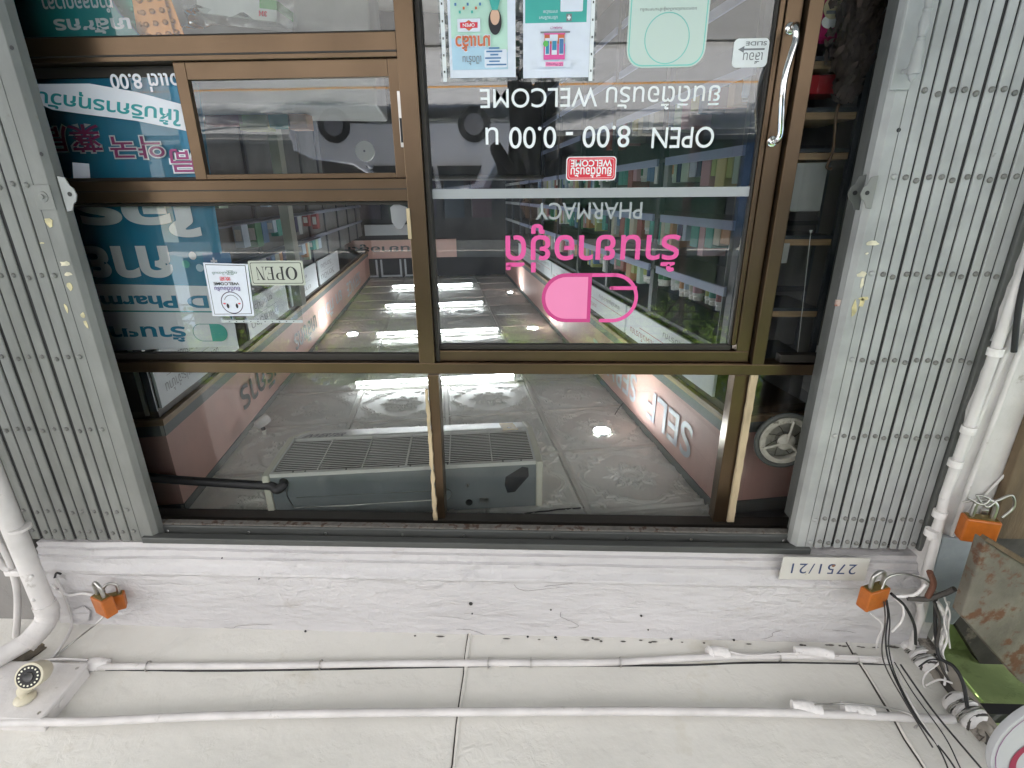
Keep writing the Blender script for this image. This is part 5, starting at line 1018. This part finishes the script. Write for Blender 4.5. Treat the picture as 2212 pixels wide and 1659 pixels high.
# padlocks
def padlock(p,yaw,label,s=1,tilt=0):
    t=thing('padlock',label,'padlock',p,'orange padlocks'); cy_,sy_=math.cos(yaw),math.sin(yaw); ct,st_=math.cos(tilt),math.sin(tilt)
    def f(x,y,z):
        x,z=x*ct-z*st_,x*st_+z*ct
        return (p.x+(x*cy_-y*sy_)*s,p.y+(x*sy_+y*cy_)*s,p.z+z*s)
    pts=[(-.025,-.011),(.025,-.011),(.025,.011),(-.025,.011)]
    MB().box(-.026,.026,-.012,.012,0,.046,f).build('body',ORANGE,t,bevel=.003*s); MB().box(-.022,.022,-.009,.009,-.0015,-.0002,f).build('keyway_plate',BRASS,t)
    sh=[(-.015,0,0),(-.015,0,-.02),(-.012,0,-.030),(0,0,-.036),(.012,0,-.030),(.015,0,-.02),(.015,0,0)]
    MB().tube(curve([f(*q) for q in sh],4),.004*s,8).build('shackle',STEEL,t,60); return t
# body below is up in the photo: shackle hangs at the lower real side for those fixed upside down
def padlock_px(px0,py0,px1,py1,Y,yaw,label,tilt=0):
    a=V((px0+px1)/2,py0,Y); b=V((px0+px1)/2,py1,Y); s=(b.z-a.z)/.052; return padlock(a,yaw,label,s,tilt)
padlock_px(196,1288,240,1327,1.50,.45,'larger orange padlock of the pair at the left end of the beam',.10)
padlock_px(222,1285,262,1318,1.535,-.5,'orange padlock behind the other at the left end of the beam',-.05)
padlock_px(1868,1268,1916,1314,1.48,-.35,'orange padlock hanging under the house number at the right end of the beam')
padlock_px(2093,1118,2148,1172,1.50,.25,'orange padlock on the blue grey steel plate at the far right')
# hooks and wires near padlocks
def wire(pts,r,m_,label,cat='wire',n=7,group=None):
    return tag(MB().tube(curve(pts,n),r,7).build(cat.replace(' ','_'),m_,smooth=60),label,cat,group)
wire([V(110,1262,1.57),V(145,1285,1.565),V(180,1282,1.56),V(225,1290,1.55),V(250,1282,1.56)],.005,WRAP,'white painted wire hook holding the pair of padlocks','wire hook')
wire([V(226,1330,1.52),V(205,1350,1.50),on_soffit(160,1385,.03),on_soffit(110,1425,.02)],.0035,STEEL,'grey cable from the padlocks to the camera box','cable')
wire([V(120,1248,1.57),V(140,1290,1.565),V(155,1345,1.56),on_soffit(140,1385,.03),on_soffit(105,1430,.02)],.006,WHITEP,'thin white cable beside the drainpipe','cable')
wire([V(118,1248,1.57),V(122,1238,1.56),V(132,1240,1.56)],.004,BLACK,'small black hook at the left end of the beam','hook')
tag(MB().prism([V(x,y,1.572) for x,y in ((158,1318),(180,1308),(196,1320),(192,1340),(170,1350),(158,1340))],(0,-.004,0)).build('loose_plaster_chip',BEAM),'loose flake of white plaster beside the left padlocks','plaster flake')
# drainpipe at the left
t=thing('drainpipe','thick white drainpipe rising at the left and elbowing along the soffit','drainpipe',(1.9,1.5,.1))
yd=1.50; p1=V(104,1325,yd); p0=Vector((p1.x+.004,yd,.1)); RD=.033
up=p1
P2=Vz(-30,1480,zS(1.2)-.06)
MB().tube([p0,up-Vector((0,0,.03))],RD,24).build('upright_pipe',WHITEP,t,60)
dirn=(P2-up).normalized(); c_=up+Vector((0,0,.03))
MB().tube(curve([up-Vector((0,0,.05)),up-Vector((0,0,.01)),up+Vector((0,0,.018))+dirn*.02,up+dirn*.07+Vector((0,0,.02)),up+dirn*.11+Vector((0,0,.015))],6),[RD*1.13*(1+.02*rng.normal()) for _ in range(25)],24).build('elbow',WHITEP,t,50)
MB().tube([up+dirn*.09+Vector((0,0,.016)),P2+Vector((.2,-.12,.01))],RD,24).build('slanting_pipe',WHITEP,t,60)
MB().tube([V(42,1138,yd),V(44,1143,yd)],RD*1.03,24).build('collar',WHITEP,t,50)
for y_ in (1246,1296): 
    q=V(52 if y_<1270 else 70,y_,yd-RD-.0); MB().ball(V(68 if y_<1270 else 72,y_,yd-RD*.98),.008,8,6).build('pipe_bump',WHITEP,t,60)
wire([V(-30,1120,1.54),V(10,1190,1.54),V(28,1235,1.54),V(38,1290,1.54),V(34,1380,1.52),V(20,1440,1.50)],.012,WHITEP,'thin white conduit left of the drainpipe with a clamp','conduit')
wire([V(-20,1180,1.53),V(4,1220,1.53),V(20,1232,1.53)],.012,WHITEP,'second thin white conduit at the left edge of the photo','conduit')
p=V(32,1235,1.535); tag(MB().box(p.x-.03,p.x+.03,1.52,1.545,p.z-.012,p.z+.012).build('pipe_clamp',WRAP,bevel=.004),'white painted clamp around the thin left conduits','clamp')
p=V(6,1360,1.60); tag(MB().lathe(p,(0,-1,0),[(0,.03),(.02,.03),(.022,.02),(.03,.02)],14).build('wall_fitting',DIRT),'dark round fitting at the left edge of the photo','fitting')
# junction box + camera
t=thing('junction_box','white junction box on the soffit with a camera mounted on it','junction box',on_soffit(60,1520,.03))
zj=lambda q:q
c0=[on_soffit(x,y,.0) for x,y in ((46,1592),(178,1592),(205,1540),(150,1470),(-60,1470),(-60,1592))]
B0=on_soffit(135,1600,.0); B1=on_soffit(190,1490,.0)
bx0,bx1=X(150,1530,1.3),2.30
yb0,yb1=1.17,1.37
def sb3(x0,x1,y0,y1,d0,d1,nm,m_,bv): 
    return MB().box(x0,x1,y0,y1,0,1,lambda x,y,z:(x,y,zS(y)-d0-(d1-d0)*z)).build(nm,m_,t,bevel=bv)
xj=on_soffit(142,1530,.0).x
sb3(xj,xj+.36,yb0,yb1,.001,.050,'box_body',WHITEP,.006); sb3(xj-.004,xj+.364,yb0-.004,yb1+.004,.051,.064,'box_lid',WHITEP,.006)
yc_=(yb0+yb1)/2; MB().lathe((xj-.001,yc_-.02,zS(yc_)-.027),(-1,0,0),[(0,.016),(.002,.016)],16).build('knockout',WHITEP,t); 
for yy in (yb0+.02,yb1-.02): MB().lathe((xj+.02,yy,zS(yy)-.064),(0,0,-1),[(0,.006),(.002,.005)],8).build('lid_screw',STEEL,t)
t=thing('security_camera','cream bullet camera with a ring of infrared lamps on the junction box','camera',Vz(58,1512,zS(1.35)-.066))
CRM=mat('aged_cream_plastic',(.56,.52,.40),.4,var=.05,scale=10)
base=on_soffit(55,1510,.066); head=on_soffit(82,1452,.135); lens=on_soffit(88,1446,.165)
MB().lathe(base,(0,0,-1),[(0,.030),(.006,.032),(.012,.028),(.018,.014)],24).build('mount_foot',CRM,t,50)
MB().ball(base+Vector((-.018,.006,-.003)),.014,12,8,(1,1,.6)).build('foot_lobe',CRM,t,60); MB().ball(base+Vector((.020,-.004,-.003)),.014,12,8,(1,1,.6)).build('foot_lobe',CRM,t,60)
MB().tube(curve([base+Vector((0,0,-.01)),base+Vector((0,.004,-.035)),(base+head)/2+Vector((.0,0,-.01)),head+Vector((.01,.01,.006))],5),[.015,.014,.014,.015,.017,.019,.02,.021,.02,.02,.02,.02,.02,.02,.02,.02],14).build('arm',CRM,t,60)
fd=(Vector((-.25,-1.0,-.62))).normalized(); u_=fd
hb=head-fd*.035
h_=MB(); h_.lathe(hb,fd,[(0,.012),(.006,.030),(.025,.038),(.06,.043),(.078,.043),(.080,.037)],32); hd=h_.build('housing',CRM,t,35)
f_=MB(); f_.lathe(hb+fd*.0802,fd,[(0,.0365),(.001,.036)],32); ff=f_.build('lens_plate',BLACK,hd)
MB().lathe(hb+fd*.0815,fd,[(0,.016),(.003,.015),(.001,.009)],20).build('lens_ring',mat('dark_lens_ring',(.03,.03,.03),.3),ff,40)
u=fd.orthogonal().normalized(); v=fd.cross(u)
for q in range(16):
    a=q*math.pi/8; MB().lathe(hb+fd*.0814+(u*math.cos(a)+v*math.sin(a))*.0285,fd,[(0,.0031),(.001,.0027)],8).build('infrared_lamp',mat('pale_led',(.75,.73,.60),.2),ff)
# conduits on the right pillar
t=thing('pillar_conduits','bundle of white painted conduits down the right pillar with clamps','conduit',(-1.45,1.48,.1))
def vpipe(xa_,ya_,xb_,yb_,Y,r,nm='conduit_tube'):
    a=V(xa_,ya_,Y); b=V(xb_,yb_,Y); d=(a-b); a2=a+d*.9; MB().tube([b,b+(a-b)*.5+Vector((rng.normal()*.003,0,0)),a,a2],r,10).build(nm,WHITEP,t,60)
vpipe(2208,590,2040,1075,1.562,.015); vpipe(2172,760,2008,1165,1.568,.009); vpipe(2150,900,2040,1200,1.571,.008)
MB().tube(curve([V(2040,1075,1.562),V(2022,1160,1.56),V(2005,1230,1.555),V(1998,1290,1.55),V(1985,1345,1.55)],6),.015,10).build('conduit_tube',WHITEP,t,60)
MB().tube([V(2330,860,1.576),V(2060,1140,1.576)],.004,6).build('thin_cable',WHITEP,t); MB().tube([V(2290,980,1.576),V(2112,1110,1.576)],.004,6).build('thin_cable',WHITEP,t)
for px,py in ((2064,1000),(2092,928),(2030,1110),(2012,1150),(2150,760)): 
    q=V(px,py,1.56); MB().tube([q-Vector((0,0,.012)),q+Vector((0,0,.012))],.021,12).build('clamp',WRAP,t,50)
q=V(2180,725,1.50); tag(MB().prism([V(x,y,1.585) for x,y in ((2148,740),(2182,672),(2186,738))],(0,.02,0)).build('cable_cover',GREYL,bevel=.003),'small triangular pale cover at the edge of the right gate','cover')
wire([V(2225,560,1.54),V(2205,640,1.54),V(2196,700,1.54),V(2190,760,1.545)],.008,BLACK,'dark cable coming down beside the right conduits','cable')
# cable tangle at the right
CB=[([(1914,1298,1.46),(1918,1330,1.45),(1913,1380,1.42),(1920,1430,1.38),(1945,1490,1.30),(1985,1560,1.22),(2050,1640,1.15),(2085,1700,1.10)],.0028,BLACK,'black cable bundle strand running down past the conduits'),
([(1916,1296,1.455),(1922,1340,1.44),(1920,1400,1.40),(1935,1460,1.34),(1975,1540,1.24),(2030,1620,1.15),(2062,1700,1.08)],.0024,BLACK,'second black strand of the cable bundle, left of the first'),
([(1925,1282,1.48),(1955,1310,1.47),(1975,1350,1.46),(1978,1392,1.45)],.005,BLACK,'thick black cable arching to the upper insulator'),
([(1930,1290,1.48),(1950,1310,1.47),(1948,1340,1.46),(1926,1365,1.45)],.004,WRAP,'white flaking cable looping beside the black one'),
([(1905,1272,1.46),(1920,1246,1.47),(1960,1240,1.48),(2000,1252,1.49),(2020,1275,1.49),(2024,1300,1.48)],.004,STEEL,'brown grey wire loop from the right padlock over the beam end'),
([(1935,1288,1.48),(1975,1285,1.47),(2000,1262,1.47)],.006,WRAP,'white painted wire under the loop'),
([(1960,1292,1.47),(2000,1294,1.46),(2040,1282,1.44),(2062,1272,1.42)],.009,DIRT,'dark painted rod stub with a shiny end'),
([(2022,1285,1.47),(2020,1330,1.46),(2022,1380,1.45),(2030,1420,1.42),(2060,1440,1.38),(2080,1475,1.34),(2090,1530,1.30)],.006,BLACK,'black cable hanging before the lime green wall'),
([(2050,1300,1.46),(2040,1340,1.45),(2046,1380,1.44),(2036,1410,1.43),(2044,1440,1.42),(2040,1480,1.40)],.004,WRAP,'twisted white wire hanging before the lime green wall'),
([(2035,1370,1.45),(2036,1400,1.44),(2030,1430,1.43),(2000,1455,1.42),(1995,1480,1.41),(2015,1500,1.40)],.003,WRAP,'thin white wire curling between the insulators'),
([(2000,1480,1.41),(2030,1468,1.40),(2058,1476,1.38)],.0035,WRAP,'short white wire stub beside the rusty rod'),
([(2020,1296,1.47),(2036,1320,1.46),(2045,1350,1.46),(2030,1390,1.45),(2030,1420,1.44)],.009,WRAP,'white wrapped twisted cable end on the pillar head'),
([(1945,1435,1.36),(1990,1500,1.28),(2035,1560,1.2),(2120,1660,1.12)],.003,BLACK,'black cable along the steel angle')]
CB+=[([(1925,1410,1.42),(1945,1470,1.33),(1975,1530,1.25),(2025,1610,1.16)],.003,WHITEP,'thin white cable among the black strands over the soffit'),
([(2060,1440,1.40),(2110,1500,1.38),(2160,1560,1.36)],.003,mat('green_painted_wire',(.35,.5,.15),.6),'thin lime painted wire across the green underside'),
([(1880,1325,1.53),(1905,1350,1.5),(1895,1385,1.5),(1893,1400,1.52)],.0035,WRAP,'short white wire behind the right padlock'),
([(1985,1300,1.5),(1990,1330,1.5),(1975,1375,1.5),(1968,1400,1.5)],.012,WHITEP,'white conduit bending down beside the lime wall'),
([(2008,1235,1.46),(2016,1262,1.46),(2004,1290,1.46)],.010,mat('rust_brown_clamp',(.12,.05,.03),.7),'rust brown clamp on the conduit bundle')]
CB+=[([(1910,1300,1.465),(1912,1345,1.45),(1905,1400,1.42),(1915,1445,1.37),(1960,1525,1.27),(2015,1615,1.17)],.0024,DIRT,'brown cable strand at the outer side of the bundle'),
([(1932,1430,1.385),(1975,1500,1.3),(2040,1590,1.2),(2075,1660,1.12)],.002,BLACK,'fine black strand between the cable bundle and the steel angle'),
([(2018,1300,1.46),(2030,1345,1.45),(2024,1395,1.44),(2034,1440,1.42),(2052,1475,1.40)],.005,DIRT,'dark stained cable twisted with the white wire'),
([(2040,1290,1.46),(2052,1325,1.45),(2048,1360,1.45),(2052,1400,1.44)],.003,WRAP,'white wire end dangling from the dark rod stub'),
([(1985,1440,1.40),(2010,1425,1.42),(2040,1430,1.42),(2048,1450,1.41)],.0025,BLACK,'thin black wire arching over the upper insulator')]
for pts,r_,m_,lb in CB: wire([V(*q) for q in pts],r_,m_,lb,'cable')
# padlock wires
wire([V(2080,1085,1.52),V(2110,1080,1.50),V(2150,1082,1.50),V(2185,1070,1.50),V(2190,1095,1.50),V(2165,1118,1.50)],.004,STEEL,'grey wire loop over the far right padlock','wire')
wire([V(2090,1075,1.50),V(2120,1090,1.49),V(2138,1078,1.49),V(2110,1070,1.50),V(2130,1095,1.49),V(2150,1085,1.49)],.004,STEEL,'tangled steel wire knot above the far right padlock','wire')
tag(MB().box(V(2130,1100,1.52).x-.012,V(2130,1100,1.52).x+.012,1.52,1.53,V(2130,1118,1.52).z-.03,V(2130,1118,1.52).z+.02).build('hasp',STEEL,bevel=.002),'small steel hasp behind the far right padlock','hasp')

# ================================================================== THE PHOTOGRAPHER (seen only mirrored in the glass)
t=thing('person','person in dark clothes on the pavement holding a phone up with both hands','person',(0,-.42,.1))
DK=mat('dark_cloth',(.035,.035,.04),.85); SKIN=mat('skin_tone',(.42,.25,.17),.5); HAIR=mat('black_hair',(.01,.009,.008),.5)
def skin(nm,joints,edges,m_,par,sub=2):
    me=bpy.data.meshes.new(nm); L0=Vector(par['_w']); me.from_pydata([Vector(j[0])-L0 for j in joints],edges,[]); o=bpy.data.objects.new(nm,me); COL.objects.link(o); o.parent=par; o['_w']=list(par['_w'])
    sk=o.modifiers.new('skin','SKIN'); sk.use_smooth_shade=True
    for k_,j in enumerate(joints): me.skin_vertices[0].data[k_].radius=(j[1],j[2] if len(j)>2 else j[1])
    me.skin_vertices[0].data[0].use_root=True; ss=o.modifiers.new('sub','SUBSURF'); ss.levels=sub; ss.render_levels=sub; me.materials.append(m_); return o
by=-.42
J=[((0,by,.98),.15,.11),((0,by,1.15),.14,.10),((0,by,1.33),.17,.11),((0,by,1.46),.075,.07),((0,by+.01,1.53),.058,.058),
 ((-.18,by,1.40),.06),((-.27,by+.12,1.22),.048),((-.10,by+.33,1.44),.032),((.18,by,1.40),.06),((.27,by+.12,1.22),.048),((.10,by+.33,1.44),.032),
 ((-.10,by,.90),.095),((-.11,by,.52),.065),((-.12,by-.01,.17),.045),((-.13,by+.12,.13),.04),((.10,by,.90),.095),((.11,by,.52),.065),((.12,by-.01,.17),.045),((.13,by+.12,.13),.04)]
EDG=[(0,1),(1,2),(2,3),(3,4),(2,5),(5,6),(6,7),(2,8),(8,9),(9,10),(0,11),(11,12),(12,13),(13,14),(0,15),(15,16),(16,17),(17,18)]
skin('body',J,EDG,DK,t)
hd=MB().ball((0,by+.02,1.64),.1,20,14,(.78,.95,1.15)); hd.ball((0,by+.118,1.63),.014,8,6,(1,1.2,1.6)); hd.ball((-.08,by+.02,1.63),.02,8,6,(.5,1,1.4)); hd.ball((.08,by+.02,1.63),.02,8,6,(.5,1,1.4)); hd=hd.build('head',SKIN,t,80)
MB().ball((0,by-.005,1.665),.108,20,14,(.82,.92,1.05)).build('hair',HAIR,t,80)
for sg in (-1,1):
    wx=sg*.10; JJ=[((wx,by+.33,1.44),.022,.026),((sg*.085,by+.36,1.49),.026,.018)]; ED=[(0,1)]
    for f_ in range(4): 
        b_=len(JJ); zz=1.475+.02*f_; JJ+=[((sg*.080,by+.378,zz),.009),((sg*.070,by+.392,zz+.004),.008),((sg*.052,by+.388,zz+.006),.007)]; ED+=[(1,b_),(b_,b_+1),(b_+1,b_+2)]
    b_=len(JJ); JJ+=[((sg*.075,by+.35,1.50),.010),((sg*.058,by+.352,1.515),.008)]; ED+=[(1,b_),(b_,b_+1)]
    skin('hand',JJ,ED,SKIN,t,1)
tag(MB().box(-.074,.074,-.052,-.044,1.482,1.556).build('phone',BLACK,bevel=.003),'dark phone held up sideways by the person on the pavement','phone')

# ================================================================== FINE CRACKS AND GRIME LINES
GR=mat('grime_line',(.10,.09,.08),.9,var=.4,scale=50)
sk_=[o for o in bpy.data.objects if o.name=='awning_slab'][0]; bk_=[o for o in bpy.data.objects if o.name=='plaster_beam'][0]
m=MB()
for k in range(3):
    x,y=rng.uniform(-1.3,2.0),rng.uniform(.3,1.5); a=rng.uniform(0,6.28); P=[]
    for j in range(int(rng.integers(6,18))):
        P.append((x,y,zS(y)-.0085)); a+=rng.normal()*.45; x+=.018*math.cos(a); y+=.012*math.sin(a)
        if y>1.55 or x<-1.45: break
    if len(P)>2: m.tube(P,[.0004]+[.0007]*(len(P)-2)+[.0004],4)
for k in range(34):
    x=-1.40+2.4*rng.random()**2.2; m.ball((x,YB-.012-.01*rng.random(),zS(YB)-.008),.0022+.002*rng.random(),6,4,(rng.uniform(1,6),1,.7))
m.build('grime_line',GR,sk_)
m=MB()
for k in range(7):
    x,z=rng.uniform(-1.45,1.85),rng.uniform(zB0+.12,zB1-.01); a=rng.choice([0,3.14])+rng.normal()*.3; P=[]
    for j in range(int(rng.integers(5,20))):
        P.append((x,YB-.0035,z)); a+=rng.normal()*.35; x+=.014*math.cos(a); z+=.006*math.sin(a)
        if z>zB1-.003 or z<zB0+.11 or x>1.9 or x<-1.48: break
    if len(P)>2: m.tube(P,[.0004]+[.0007]*(len(P)-2)+[.0004],4)
m.build('grime_line',GR,bk_)
